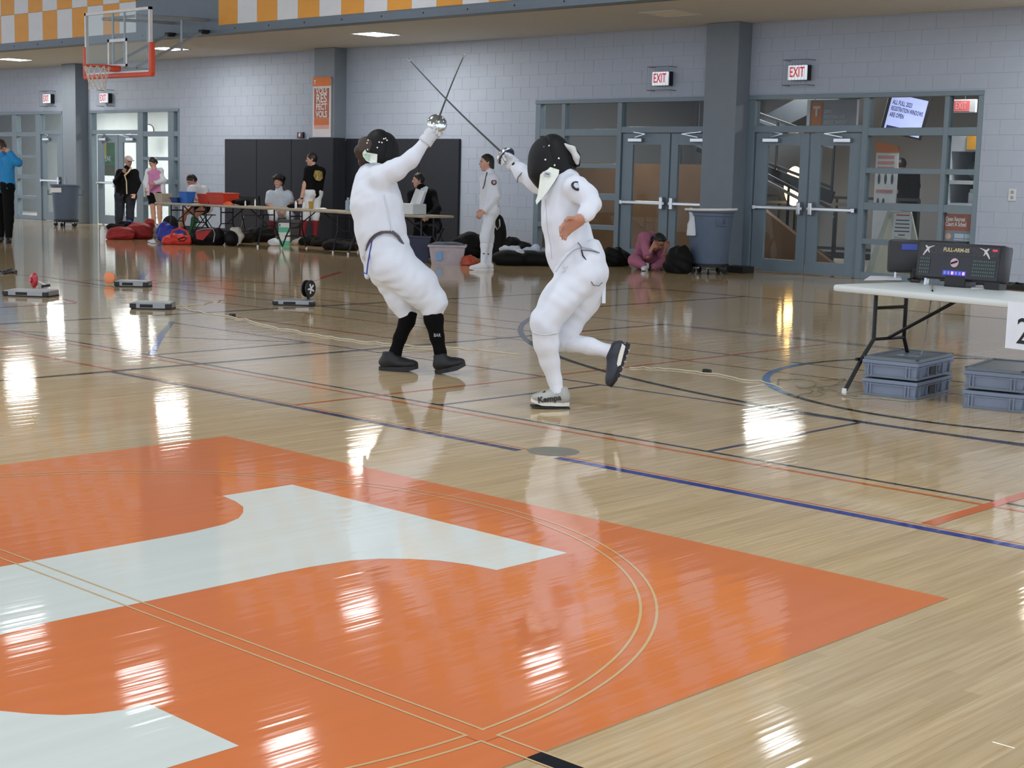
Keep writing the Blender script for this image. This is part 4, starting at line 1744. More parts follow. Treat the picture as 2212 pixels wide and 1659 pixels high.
def fold_table(name, label, corner, d1, d2, L, Wd, legs=True, m=None, group=None, th=.045, leg_in=.28, kk=.10):
    """corner: top corner, d1 long direction, d2 width direction"""
    d1, d2 = nz(d1), nz(d2)
    c = np.array(corner, float)
    z = c[2]
    ctr = c + d1 * L / 2 + d2 * Wd / 2
    t = thing(name, label, 'table', (ctr[0], ctr[1], 0), group=group)
    M4 = Matrix(((d1[0], d2[0], 0, c[0]), (d1[1], d2[1], 0, c[1]), (0, 0, 1, z), (0, 0, 0, 1)))
    q = MB(M4)
    q.box(0, L, 0, Wd, -th, 0, .015)
    q.build('table_top', m or M_TOP, t, True)
    for e, sg in ((leg_in, 1), (L - leg_in, -1)):
        for s in (.08, Wd - .08):
            q = MB(M4)
            k = kk if s < Wd / 2 else -kk
            q.tube([(e, s + k, -th), (e, s + k, -th - .30), (e - sg * .02, s + k * .45, -th - .42), (e - sg * .05, s - k * .35, -z + .02), (e - sg * .05, s - k * .4, -z)], .0135, 8)
            q.build('leg', M_LEG, t, True)
            q = MB(M4)
            q.tube([(e - sg * .05, s - k * .38, -z + .035), (e - sg * .05, s - k * .4, -z)], .016, 8)
            q.build('foot_cap', M_WHITE, t, True)
        for zz in (-th - .10, -z + .22):
            q = MB(M4)
            q.tube([(e - sg * (.03 if zz < -.3 else 0), .08 + kk if zz > -.3 else .10, zz), (e - sg * (.03 if zz < -.3 else 0), Wd - (.08 + kk if zz > -.3 else .10), zz)], .011, 8)
            q.build('crossbar', M_LEG, t, True)
        q = MB(M4)
        q.tube([(e - sg * .01, Wd / 2, -th - .30), (e + sg * .52, Wd / 2, -th - .01)], .011, 8)
        q.build('brace', M_LEG, t, True)
        q = MB(M4)
        q.tube([(e, .08 + kk, -th - .30), (e, Wd - .08 - kk, -th - .30)], .010, 8)
        q.build('crossbar', M_LEG, t, True)
    return t


TZ = .69
ca, cb = G(1799, 614, TZ), G(2212, 652, TZ)
d1 = nz((cb - ca) * [1, 1, 0])
d2 = np.array([-d1[1], d1[0], 0])
fold_table('folding_table', 'white folding table with scoring boxes at the right', ca, d1, d2, 1.83, .74, leg_in=.17, kk=.14)


def onT(px, py):
    return G(px, py, TZ)


# score boxes
def score_box(label, bl, br, h, back, front_detail):
    bl, br = np.array(bl), np.array(br)
    e1 = nz((br - bl) * [1, 1, 0])
    L = np.linalg.norm((br - bl)[:2])
    e2 = np.array([-e1[1], e1[0], 0])
    zb = TZ + .045
    up = nz(np.array([0, 0, 1]) + e2 * .12)
    t = thing('scoring_box', label, 'scoring box', ((bl + br) / 2 * [1, 1, 0] + [0, 0, TZ]), group='fencing scoring boxes')
    nn = np.cross(e1, up)
    M4 = Matrix(((e1[0], -nn[0], up[0], bl[0]), (e1[1], -nn[1], up[1], bl[1]), (e1[2], -nn[2], up[2], zb), (0, 0, 0, 1)))
    M_SB2 = mat('score_box_black', '#17181d', .4, var=.08)
    q = MB(M4)
    q.box(0, L, 0, .10, 0, h, .018)
    q.build('case', M_SB2, t, True)
    q = MB(M4)
    q.box(L * .36, L * .60, -.005, .13, -.048, .03, .008)
    q.build('stand', M_BLACK, t)
    q = MB(M4)
    q.box(L * .10, L * .13, .02, .05, -.048, .03, .002)
    q.build('foot', M_STEEL, t)
    q = MB(M4)
    q.box(L * .80, L * .97, .01, .10, -.048, .02, .004)
    q.build('foot', M_BLACK, t)
    if front_detail:
        q = MB(M4)
        q.box(L * .04, L * .95, -.003, 0, h * .05, h * .93)
        q.build('face_plate', mat('score_face', '#22222b', .35, var=.15), t)
        q = MB(M4)
        q.box(L * .05, L * .94, -.005, -.002, h * .66, h * .90)
        q.build('title_band', mat('score_title', '#2b2a2f', .4, var=.5, vs=60), t)
        M_SIL = mat('score_silver', '#c9c4c0', .4)
        for (u0, s) in ((.12, 1), (.80, -1)):
            fig = [(-.030, -.045), (-.016, -.012), (-.004, .008), (-.018, .030), (-.010, .036), (.004, .022), (.018, .026), (.050, .036), (.050, .032), (.020, .016), (.012, .002), (.020, -.022), (.016, -.026), (.004, -.008), (-.012, -.030), (-.022, -.048)]
            q = MB(M4)
            q.prism([(L * u0 + s * x * 1.0, h * .78 + y * .8) for x, y in (fig if s > 0 else fig)], lambda a, b: (a, -.006, b), lambda a, b: (a, -.005, b))
            q.build('fencer_figure', M_SIL, t)
        M_f = M4 @ Matrix(((1, 0, 0, L * .46), (0, 0, -1, -.007), (0, 1, 0, h * .80), (0, 0, 0, 1)))
        text('title_lettering', 'FULL-ARM-05', .034, M_f, mat('score_gold', '#c9b98c', .4), t, .95, .0005, bold=.001)
        q = MB(M4)
        q.box(L * .865, L * .92, -.007, -.004, h * .82, h * .88, .001)
        q.build('red_label', mat('score_red', '#c23a52', .4, emit=.4), t)
        for (a0, a1) in ((.05, .17), (.66, .92)):
            nx = int((a1 - a0) * 46)
            q = MB(M4)
            q.box(L * a0, L * a1, -.0045, -.002, h * .12, h * .58)
            q.build('led_field', mat('score_field', '#23292c', .4), t)
            for i in range(nx):
                for j in range(5):
                    q2 = MB(M4)
                    xx, zz = L * (a0 + (a1 - a0) * (i + .5) / nx), h * (.16 + .38 * j / 4)
                    q2.box(xx - .0045, xx + .0045, -.007, -.004, zz - .005, zz + .005)
                    q2.build('led', mat('score_led', '#4f6360', .4), t)
        q = MB(M4)
        q.lathe([(.001, .006), (.028, .005), (.030, 0)], 20, (L * .455, -.005, h * .46), (0, -1, 0))
        q.build('round_emblem', mat('score_emblem', '#c7a9b4', .4, var=.2), t)
        q = MB(M4)
        q.bar((L * .455 - .022, -.012, h * .46 - .006), (L * .455 + .022, -.012, h * .46 + .010), .006, .010)
        q.build('emblem_bar', M_MSTRIP, t)
        q = MB(M4)
        q.box(L * .33, L * .60, -.006, -.003, h * .11, h * .25)
        q.build('display_strip', mat('score_display', '#3a3f9a', .4, emit=.35), t)
        for i in range(6):
            q = MB(M4)
            xx = L * (.345 + .043 * i)
            q.box(xx, xx + .016, -.008, -.005, h * .14, h * .22)
            q.build('digit', mat('score_digit', '#6f74d0', .4, emit=.4) if i not in (2, 5) else mat('score_digit_pink', '#e79ad0', .4, emit=.8), t)
    else:
        q = MB(M4)
        q.box(L * .19, L * .42, -.004, 0, h * .68, h * .86, .001)
        q.build('blue_label', mat('label_blue', '#2f46a0', .5), t)
    return t


score_box('black scoring box facing the camera with figures and displays', onT(1974, 613), onT(2162, 628), .235, 0, True)
score_box('plain black scoring box with blue label, behind the other', onT(1917, 601), onT(2062, 606), .225, 0, False)

# cables and papers on the table
for nm, lab, pts, r, m in (('cable', 'black cable coil left of the front scoring box', [onT(1962, 606), onT(1975, 604), onT(1990, 607), onT(1985, 611), onT(1968, 610), onT(1964, 607)], .008, M_BLACK),
                           ('cable', 'black cable running off the table at right edge', [onT(2165, 613), onT(2180, 618), onT(2195, 614), onT(2212, 618), onT(2230, 616)], .007, M_BLACK),
                           ('cable', 'grey wire hanging over the table front to the crate', [onT(2012, 616), onT(2014, 630) + np.array([0, 0, -.002]), G(2014, 645, .62), G(2010, 655, .58)], .006, mat('grey_cable', '#8c9090', .5))):
    q = MB()
    q.tube([p_ + np.array([0, 0, .008]) for p_ in pts], r, 6)
    tag(q.build(nm, m, None, True), lab, 'cable')
for lab, c4 in (('white sheet of paper lying left of the scoring boxes', [(1880, 597), (1945, 598), (1948, 606), (1866, 606)]), ('crumpled white wrapper between the scoring box feet', [(2098, 618), (2122, 617), (2130, 625), (2097, 627)])):
    q = MB()
    a = [onT(*p_) + np.array([0, 0, .003 + .004 * random.random()]) for p_ in c4]
    q.add([v for v in a] + [v - np.array([0, 0, .002]) for v in a], [(0, 1, 2, 3), (7, 6, 5, 4), (0, 4, 5, 1), (1, 5, 6, 2), (2, 6, 7, 3), (3, 7, 4, 0)])
    tag(q.build('paper', M_WHITE), lab, 'paper')
# paper sign with number
pa, pb = G(2174, 650, .687), G(2240, 656, .687)
e1 = nz((pb - pa) * [1, 1, 0])
nn = np.cross(e1, [0, 0, 1])
o_ = pa + nn * .012 * 1.0 - e1 * .0
o_ = pa - CF * [1, 1, 0] * .03
t = thing('paper_sign', 'white paper with a large number 2 taped to the table edge', 'sign', o_)
zt, zb = .687, G(2176, 735, 0)[2]
hgt = .265
M4 = Matrix(((e1[0], nn[0], 0, o_[0]), (e1[1], nn[1], 0, o_[1]), (0, 0, 1, zt), (0, 0, 0, 1)))
q = MB(M4)
q.box(0, .215, -.002, 0, -hgt, 0)
q.build('sheet', mat('paper_white', '#e4e9f4', .6), t)
fr = frame(M4 @ Vector((.112, .0015, -.168)), e1, (0, 0, 1))
text('digit', '2', .21, fr, M_BLACK, t, .9, .0006)


# ================================================================= CRATES
M_CR = mat('crate_grey_blue', '#7d8aa0', .5, var=.05)
M_CRL = mat('crate_lid_grey', '#6f7a86', .45, var=.06)


def crate(label, o, e1, e2, L, Wd, h, lid):
    t = thing('storage_crate', label, 'crate', (o + e1 * L / 2 + e2 * Wd / 2), group='grey storage crates')
    M4 = Matrix(((e1[0], e2[0], 0, o[0]), (e1[1], e2[1], 0, o[1]), (0, 0, 1, o[2]), (0, 0, 0, 1)))
    q = MB(M4)
    s = .012
    q.add([(s, s, 0), (L - s, s, 0), (L - s, Wd - s, 0), (s, Wd - s, 0), (.004, .004, h - .03), (L - .004, .004, h - .03), (L - .004, Wd - .004, h - .03), (.004, Wd - .004, h - .03)],
          [(3, 2, 1, 0), (4, 5, 6, 7), (0, 1, 5, 4), (1, 2, 6, 5), (2, 3, 7, 6), (3, 0, 4, 7)])
    q.build('body', M_CR, t)
    q = MB(M4)
    q.box(-.006, L + .006, -.006, Wd + .006, h - .035, h - .012, .004)
    q.build('rim', M_CR, t)
    q = MB(M4)
    q.box(-.002, L + .002, -.002, Wd + .002, h * .62, h * .67)
    q.build('ledge', M_CR, t)
    q = MB(M4)
    q.box(0, L, 0, Wd, 0.001, .016)
    q.build('base_lip', M_CRL, t)
    for u in (.10, .16, .80, .86):
        for y0, y1 in ((-.003, .01), (Wd - .01, Wd + .003)):
            q = MB(M4)
            q.box(L * u - .004, L * u + .004, y0, y1, .01, h - .02)
            q.build('rib', M_CR, t)
    for u in (.10, .30, .52, .70, .90):
        q = MB(M4)
        q.box(L - .01, L + .004, Wd * u - .005, Wd * u + .005, .01, h - .02)
        q.build('rib', M_CR, t)
    q = MB(M4)
    q.box(L - .004, L + .003, Wd * .34, Wd * .58, h * .22, h * .6)
    q.build('handle_hole', M_DARK, t)
    if lid:
        q = MB(M4)
        q.box(0, L, 0, Wd, h - .012, h + .002, .004)
        q.build('lid', M_CRL, t)
        for a in ((0, L, 0, .018), (0, L, Wd - .018, Wd), (0, .018, 0, Wd), (L - .018, L, 0, Wd)):
            q = MB(M4)
            q.box(a[0], a[1], a[2], a[3], h, h + .010)
            q.build('lid_edge', M_CRL, t)
    return t


def stack(pl, pr, Wd, hs, labs, L=None):
    a, b = G(*pl), G(*pr)
    e1 = nz((b - a) * [1, 1, 0])
    e2 = np.array([-e1[1], e1[0], 0])
    L = L or float(np.linalg.norm(b - a))
    z = 0
    for i, h in enumerate(hs):
        crate(labs[i], a + np.array([0, 0, z]), e1, e2, L, Wd, h, i == len(hs) - 1)
        z += h - (.0 if i < len(hs) - 1 else 0)
    return a, e1, e2, L, z


a_, e1_, e2_, L_, z_ = stack((1861, 852), (1978, 865), .60, (.12, .12), ('grey crate under the table, lower of the left stack', 'grey lidded crate on top of the left stack under the table'))
t = thing('sticker_sheet', 'glossy clear plastic sheet on the left crate lid', 'plastic sheet', a_ + e1_ * .2 + e2_ * .25 + [0, 0, z_ + .012])
q = MB()
c0 = a_ + e1_ * .12 + e2_ * .22 + np.array([0, 0, z_ + .004])
q.add([c0, c0 + e1_ * .15, c0 + e1_ * .15 + e2_ * .12, c0 + e2_ * .12, c0 + np.array([0, 0, .002]), c0 + e1_ * .15 + np.array([0, 0, .002]), c0 + e1_ * .15 + e2_ * .12 + np.array([0, 0, .002]), c0 + e2_ * .12 + np.array([0, 0, .002])],
      [(3, 2, 1, 0), (4, 5, 6, 7), (0, 1, 5, 4), (1, 2, 6, 5), (2, 3, 7, 6), (3, 0, 4, 7)])
q.build('sheet', mat('glossy_sheet', '#a9c4d8', .08), t)
stack((2079, 880), (2206, 893), .60, (.12, .12), ('grey crate at the right edge, lower of the right stack', 'grey lidded crate on top of the right stack at the frame edge'))
# loose wire tangle on the floor by the table leg
rw = random.Random(5)
q = MB()
for k in range(7):
    pts = []
    x, y = rw.uniform(1700, 1790), rw.uniform(815, 850)
    a = rw.uniform(0, 6)
    for i in range(16):
        a += rw.uniform(-.8, .8)
        x += 9 * math.cos(a)
        y += 2.8 * math.sin(a)
        x = min(max(x, 1680), 1850)
        y = min(max(y, 822), 858)
        g = G(x, y)
        pts.append((g[0], g[1], .006 + .006 * rw.random()))
    q.tube(pts, .0035, 5)
o = q.build('wire_tangle', mat('wire_olive', '#7d7c66', .5))
tag(o, 'tangle of thin grey wires on the floor by the table leg', 'wires', kind='stuff')
q = MB()
q.tube([G(x, y) + np.array([0, 0, .005]) for x, y in ((1815, 855), (1850, 862), (1900, 862), (1960, 869), (1985, 868))], .004, 5)
tag(q.build('floor_cable', mat('grey_cable', '#8c9090', .5), None, True), 'grey cable along the front of the left crate stack', 'cable')
q = MB()
q.tube([G(2010, 655, .58), G(2003, 700, .42), G(1998, 740, .30), G(1990, 765, .285)], .004, 5)
tag(q.build('floor_cable', mat('grey_cable', '#8c9090', .5), None, True), 'thin grey wire hanging from the table to the crate lid', 'cable')
for lab, pts in (('pale body cord lying across the floor behind the fencers', [(395, 668), (430, 675), (470, 682), (530, 690), (590, 708), (640, 716), (700, 728), (760, 736), (830, 744), (960, 752), (1030, 757), (1150, 770)]),
                 ('pale body cord lying between the right fencer and the table', [(1360, 795), (1420, 797), (1480, 802), (1530, 808), (1600, 820), (1655, 828), (1700, 842)]),
                 ('thin grey cord from the grey reel box toward the pad reflection', [(380, 662), (430, 659), (470, 652), (495, 645)])):
    pp = []
    for i in range(len(pts) - 1):
        for s in range(4):
            w = s / 4
            g = G(pts[i][0] * (1 - w) + pts[i + 1][0] * w, pts[i][1] * (1 - w) + pts[i + 1][1] * w + rw.uniform(-2, 2))
            pp.append((g[0], g[1], .006))
    q = MB()
    q.tube(pp, .005, 5)
    tag(q.build('body_cord', mat('cord_pale', '#c9c3ae', .5), None, True), lab, 'cord')
for lab, px, py in (('small black plug on the floor near the blue line', 502, 684), ('small dark plug on the floor right of the kicked up shoe', 1527, 806)):
    g = G(px, py)
    q = MB()
    q.box(g[0] - .03, g[0] + .03, g[1] - .02, g[1] + .02, 0, .028, .008)
    tag(q.build('cord_plug', M_BLACK), lab, 'plug')

# ================================================================= REEL BOXES
M_RB = mat('reel_box_grey', '#8f9498', .35, metal=.4, var=.05)


def reel_box(label, c, ang, L, Wd, h, disc=None):
    t = thing('cable_reel', label, 'cable reel', (c[0], c[1], 0), group='fencing cable reels')
    M4 = Matrix.Translation((c[0], c[1], 0)) @ Matrix.Rotation(ang, 4, 'Z')
    q = MB(M4)
    q.box(-L / 2, L / 2, -Wd / 2, Wd / 2, .008, h, .008)
    q.build('case', M_RB, t)
    q = MB(M4)
    q.box(-L / 2, L / 2, -Wd / 2, Wd / 2, 0, .012)
    q.build('base', M_DARK, t)
    for sx in (-1, 1):
        q = MB(M4)
        q.box(sx * L / 2 - .03 - .02 * sx, sx * L / 2 + .03 - .02 * sx, -Wd / 2 - .004, -Wd / 2 + .02, .012, h - .01, .003)
        q.build('corner_guard', M_BLACK, t)
    q = MB(M4)
    q.box(-.10, .02, -Wd / 2 - .004, -Wd / 2, h * .3, h * .75)
    q.build('handle_slot', M_DARK, t)
    if disc:
        q = MB(M4)
        dc = disc['c']
        R_ = disc['r']
        ax = Vector(disc['ax'])
        q.lathe([(.012, -.03), (R_, -.03), (R_, -.018), (R_ * .5, -.015), (R_ * .5, .015), (R_, .018), (R_, .03), (.012, .03)], 24, dc, ax)
        q.build('spool', disc['m'], t, True)
        for k in range(5):
            a = 2 * math.pi * k / 5
            u_ = ax.orthogonal().normalized()
            w_ = ax.cross(u_)
            dv = u_ * math.cos(a) + w_ * math.sin(a)
            for sg in (-1, 1):
                q = MB(M4)
                q.bar(Vector(dc) + ax * .033 * sg, Vector(dc) + ax * .033 * sg + dv * R_ * .62, .016, .006, ax)
                q.build('spoke', M_WHITE, t)
        q = MB(M4)
        q.bar((dc[0], dc[1], h - .01), dc, .02, .03)
        q.build('spool_arm', M_DARK, t)
    return t


def rbpos(x0, y0, x1, y1):
    return (G(x0, y0) + G(x1, y1)) / 2


va = math.atan2(CR[1], CR[0])
reel_box('grey reel box lying flat left of the red disc', rbpos(10, 640, 110, 642) + CF * [1, 1, 0] * .12, va - .12, .46, .30, .062)
reel_box('grey reel box with black top clips on the orange tape', rbpos(250, 620, 318, 620) + CF * [1, 1, 0] * .1, va, .36, .24, .066)
reel_box('plain grey reel box alone in the middle of the floor', rbpos(282, 669, 370, 668) + CF * [1, 1, 0] * .1, va + .02, .37, .26, .066)
reel_box('open grey reel box with a black spool standing up', rbpos(585, 661, 680, 660) + CF * [1, 1, 0] * .12, va + .05, .40, .26, .052, dict(c=(.13, .06, .16), r=.085, ax=(.85, -.5, 0), m=mat('spool_black', '#1a1a1c', .45)))
g = G(70, 622)
t = thing('red_spool', 'red round spool standing on the floor with white stand', 'spool', g)
q = MB()
ax = camdir(-.75, 0, .65)
c0 = g + np.array([0, 0, .085])
q.lathe([(.01, -.02), (.078, -.03), (.083, -.02), (.07, .0), (.03, .012), (.03, .03), (.01, .03)], 28, c0, ax)
q.build('disc', mat('spool_red', '#a5182a', .35), t, True)
for d in (-.04, .04):
    q = MB()
    q.tube([c0 - ax * .03, c0 - ax * .11 + np.array([0, 0, -.05]) + CR * d, g + CR * (.09 + d) + np.array([0, 0, .012])], .013, 6)
    q.build('stand_leg', M_WHITE, t, True)
q = MB()
q.tube([g + CR * .10 + np.array([0, 0, .015]), g + CR * .19 + np.array([0, 0, .03])], .014, 6)
q.build('plug', M_BLACK, t, True)
g = G(239, 615)
q = MB()
q.lathe([(.01, .0), (.065, .0), (.07, .03), (.05, .045), (.01, .045)], 24, g + np.array([0, 0, .075]), camdir(-.3, 0, 1))
tag(q.build('orange_spool', mat('spool_orange', '#e58a5c', .5), None, True), 'pale orange round spool beside the clipped reel box', 'spool')
q = MB()
for k in range(6):
    pts = [G(x, 586 + 3 * math.sin(x * .2 + k * 1.3) + k * .9) + np.array([0, 0, .012]) for x in range(-6, 42, 6)]
    q.tube(pts, .008, 5)
tag(q.build('dark_cable_pile', M_BLACK), 'pile of dark cables at the left frame edge', 'cables', kind='stuff')

# ================================================================= PEOPLE IN THE BACKGROUND
def person(label, D, J, f, u, wear, hair, skin=None, hstyle='short', hs=1.0, tail=None, seed=1, feet=None, hands=None, vol=0.0, slim=1.0, h=.014):
    skin = skin or SKIN
    Q = {k: AT(v[0], v[1], D + (v[2] if len(v) > 2 else 0)) for k, v in J.items()}
    an = (Q['anL'] + Q['anR']) / 2
    t = thing('person', label, 'person', (an[0], an[1], 0))
    hipM, shM = (Q['hipL'] + Q['hipR']) / 2, (Q['shL'] + Q['shR']) / 2
    s = slim
    parts = {'torso': [(Q['hipL'], Q['shL'], .098 * s, .075 * s, ''), (Q['hipR'], Q['shR'], .098 * s, .075 * s, ''), (hipM, Q['neck'], .11 * s, .055 * s, ''), (Q['shL'], Q['shR'], .058 * s, .058 * s, '')],
             'pelvis': [(Q['hipL'], Q['hipR'], .105 * s, .105 * s, '')], 'neck': [(Q['neck'], Q['head'] - nz(u) * .05, .05, .048, '')]}
    for X in 'LR':
        parts['uarm' + X] = [(Q['sh' + X], Q['el' + X], .054 * s, .044 * s, 'b')]
        parts['farm' + X] = [(Q['el' + X], Q['wr' + X], .042 * s, .029 * s, 'b')]
        parts['half' + X] = [(Q['sh' + X], Q['sh' + X] * .35 + Q['el' + X] * .65, .056 * s, .050 * s, 'b')]
        parts['thigh' + X] = [(Q['hip' + X], Q['kn' + X], .088 * s, .062 * s, 'b' if 0 else '')]
        parts['short' + X] = [(Q['hip' + X], Q['hip' + X] * .55 + Q['kn' + X] * .45, .092 * s, .082 * s, 'b')]
        mid = Q['kn' + X] * .68 + Q['an' + X] * .32
        parts['calf' + X] = [(Q['kn' + X], mid, .060 * s, .056 * s, ''), (mid, Q['an' + X], .056 * s, .036 * s, 'b')]
        k2 = Q['kn' + X] * .80 + Q['an' + X] * .20
        parts['knee' + X] = [(Q['kn' + X], k2, .064 * s, .060 * s, 'b')]
        parts['sock' + X] = [(k2, mid, .058 * s, .056 * s, 'a'), (mid, Q['an' + X], .056 * s, .040 * s, 'b')]
    S = SDF(h, .03)
    R = head_prims(S, Q['head'], f, u, hs)
    for k in ('torso', 'pelvis', 'neck', 'uarmL', 'uarmR', 'farmL', 'farmR', 'thighL', 'thighR', 'calfL', 'calfR'):
        for a, b, ra, rb, fl in parts[k]:
            sc = .93
            S.cone(a, b, ra * sc, rb * sc)
    for X in 'LR':
        hd_ = (hands or {}).get(X)
        d = hd_ if hd_ is not None else nz(Q['wr' + X] - Q['el' + X])
        hand(S, Q['wr' + X], d, camdir(0, -.3, .9) if abs(camdir(0, -.3, .9) @ d) < .9 else camdir(1, 0, 0), .98, .5, .008)
    S.mesh('body', skin, t)
    face_parts(t, Q['head'], R, hs, hair)
    if hstyle:
        tl = [AT(a, b, D + c) for a, b, c in tail] if tail else None
        hair_mesh(t, Q['head'], R, hair, hstyle, hs, tl, vol)
    for i, (nm, m, ps, infl, fold) in enumerate(wear):
        S = SDF(h, .04)
        for k in ps:
            for a, b, ra, rb, fl in parts[k]:
                S.cone(a, b, ra, rb, fl)
        S.mesh(nm, m, t, fold=fold, seed=seed + i, infl=infl)
    if feet:
        m, ms, dirs = feet
        for X in 'LR':
            d = nz(np.array(dirs[X]) * [1, 1, 0])
            a = Q['an' + X]
            hl = np.array([a[0], a[1], max(0.0, a[2] - .10) if a[2] > .2 else 0.0]) - d * .07
            shoe(t, hl, hl + d * .27, (0, 0, 1), m, ms, .046, .022, .085)
    return t, Q, R


C_BLK = mat('cloth_black', '#08080a', .85, spec=.2, var=.15, bump=.15, bs=30)
C_NAVY = mat('cloth_dark_denim', '#1c2230', .8, var=.15, bump=.15, bs=30)
C_WHT = mat('cloth_white', '#d8dde6', .8, var=.03, bump=.2, bs=20)
C_TEE = mat('cloth_pale_blue_white', '#c3cfdc', .8, var=.03, bump=.2, bs=20)
C_BLU = mat('cloth_bright_blue', '#1d86c4', .75, var=.08, bump=.2, bs=20)
C_PNK = mat('cloth_pink', '#c37fae', .8, var=.06)
C_ROSE = mat('cloth_rose', '#a4647c', .8, var=.08, bump=.2, bs=20)
C_REDS = mat('sock_dark_red', '#7d1f2b', .85, var=.08)
C_SHW = mat('shoe_white', '#dcdfe3', .6)
C_SHB = mat('shoe_dark', '#1a1a1c', .6)
C_SUIT = mat('suit_black', '#07070b', .8, spec=.2, var=.1)
TOP = ['torso', 'pelvis']
LEFT, RIGHT, TOC = -CR, CR, -CF

# blue shirt, cut by the frame
person('person in bright blue shirt and black trousers at the left edge', 25.9,
       dict(head=(0, 318), neck=(6, 336), shL=(-10, 346, .15), shR=(20, 346, -.12), elL=(-14, 385, .15), wrL=(-6, 410, 0), elR=(40, 352, -.2), wrR=(22, 330, -.12),
            hipL=(0, 402, .1), hipR=(17, 402, -.08), knL=(0, 455, .1), knR=(19, 458, -.05), anL=(2, 510, .1), anR=(19, 512, -.05)),
       camdir(-.8, -.2, .1), camdir(0, 1, 0), [('shirt', C_BLU, TOP + ['uarmL', 'uarmR', 'farmL', 'farmR'], .018, .004), ('trousers', C_BLK, ['pelvis', 'thighL', 'thighR', 'calfL', 'calfR'], .022, .003)],
       HAIRD, SKIN, 'short', 1.02, feet=(C_SHB, C_SHB, {'L': TOC, 'R': TOC + CR * .3}), hands={'R': camdir(-.6, .4, 0)})

# man in cap
t_, Q_, R_ = person('man in grey cap, black zip jacket and dark jeans by the left doors', 31.7,
                    dict(head=(277, 350), neck=(275, 362), shL=(260, 374, 0), shR=(291, 374, 0), elL=(250, 394, -.05), wrL=(266, 372, -.25), elR=(299, 396, 0), wrR=(291, 418, -.08),
                         hipL=(260, 424, 0), hipR=(283, 424, 0), knL=(258, 460, 0), knR=(281, 460, 0), anL=(255, 490, 0), anR=(281, 491, 0)),
                    camdir(.65, -.25, .75), camdir(0, 1, .1), [('jacket', C_BLK, TOP + ['uarmL', 'uarmR', 'farmL', 'farmR'], .012, .003), ('jeans', C_NAVY, ['pelvis', 'thighL', 'thighR', 'calfL', 'calfR'], .02, .003)],
                    HAIRD, SKIN, None, 1.0, feet=(C_SHB, C_SHB, {'L': TOC - CR * .3, 'R': TOC + CR * .3}))
M_CAP = mat('cap_grey', '#a79c9a', .8)
r_, f_, u_ = R_
S = SDF(.01, .01)
S.ell(Q_['head'] + u_ * .035, (.086, .104, .10), R_)
S.cut.append((Q_['head'] + u_ * .045, -u_))
cp = S.mesh('cap', M_CAP, t_)
S = SDF(.008, .01)
S.ell(Q_['head'] + u_ * .05 + f_ * .115, (.075, .08, .012), R_)
S.mesh('cap_brim', M_CAP, cp)
wire(t_, 'zip', [(268, 374, -.20), (273, 392, -.20), (274, 419, -.19)], 31.7, .012, mat('zip_cream', '#c9b9a0', .6))
wire(t_, 'neck_strap', [(284, 362, -.15), (277, 372, -.19), (268, 380, -.20)], 31.7, .018, mat('zip_cream', '#c9b9a0', .6))

# woman with pink top
t_, Q_, R_ = person('woman in white cardigan over pink top looking down, holding a bottle', 33.2,
                    dict(head=(331, 352), neck=(333, 364), shL=(323, 375, .0), shR=(344, 375, .0), elL=(315, 392, -.05), wrL=(318, 408, -.2), elR=(354, 390, -.02), wrR=(334, 396, -.2),
                         hipL=(328, 422, 0), hipR=(344, 422, 0), knL=(331, 460, 0), knR=(345, 460, 0), anL=(334, 488, 0), anR=(346, 488, 0)),
                    camdir(-.65, -.45, .55), camdir(-.15, 1, .2), [('top', C_PNK, ['torso'], .004, .002), ('shorts', C_BLK, ['pelvis', 'shortL', 'shortR'], .012, .003), ('sock', C_SHW, ['sockL'], -.012, 0), ('sock', C_SHW, ['sockR'], -.012, 0)][:2],
                    HAIRB, SKIN, 'short', .97, tail=[(340, 360, .03), (344, 372, .03)], slim=.9, feet=(C_SHW, C_SHW, {'L': TOC - CR * .4, 'R': TOC}))
S = SDF(.014, .04)
P = lambda a, b, c=0: AT(a, b, 33.2 + c)
S.chain([P(348, 369, .02), P(349, 395, .0), P(350, 430, .02)], [.055, .07, .09], 'b')
S.chain([P(320, 370, .0), P(315, 395, .02), P(316, 425, .03)], [.06, .06, .05], 'b')
S.cone(P(322, 369, .06), P(347, 369, .06), .065, .065)
S.chain([P(335, 375, .09), P(336, 425, .10)], [.10, .11], 'b')
S.chain([Q_['shR'], Q_['elR'], Q_['wrR']], [.062, .056, .045], 'b')
S.chain([Q_['shL'], Q_['elL'], Q_['wrL']], [.058, .05, .042], 'b')
S.mesh('cardigan', C_WHT, t_, fold=.004)
q = MB()
q.lathe([(.03, 0), (.035, .01), (.035, .2), (.02, .23), (.02, .25)], 14, P(320, 422, -.25))
tag(q.build('water_bottle', mat('bottle_pale_pink', '#dcc9d4', .4), None, True), 'pale bottle held by the woman in the white cardigan', 'bottle')

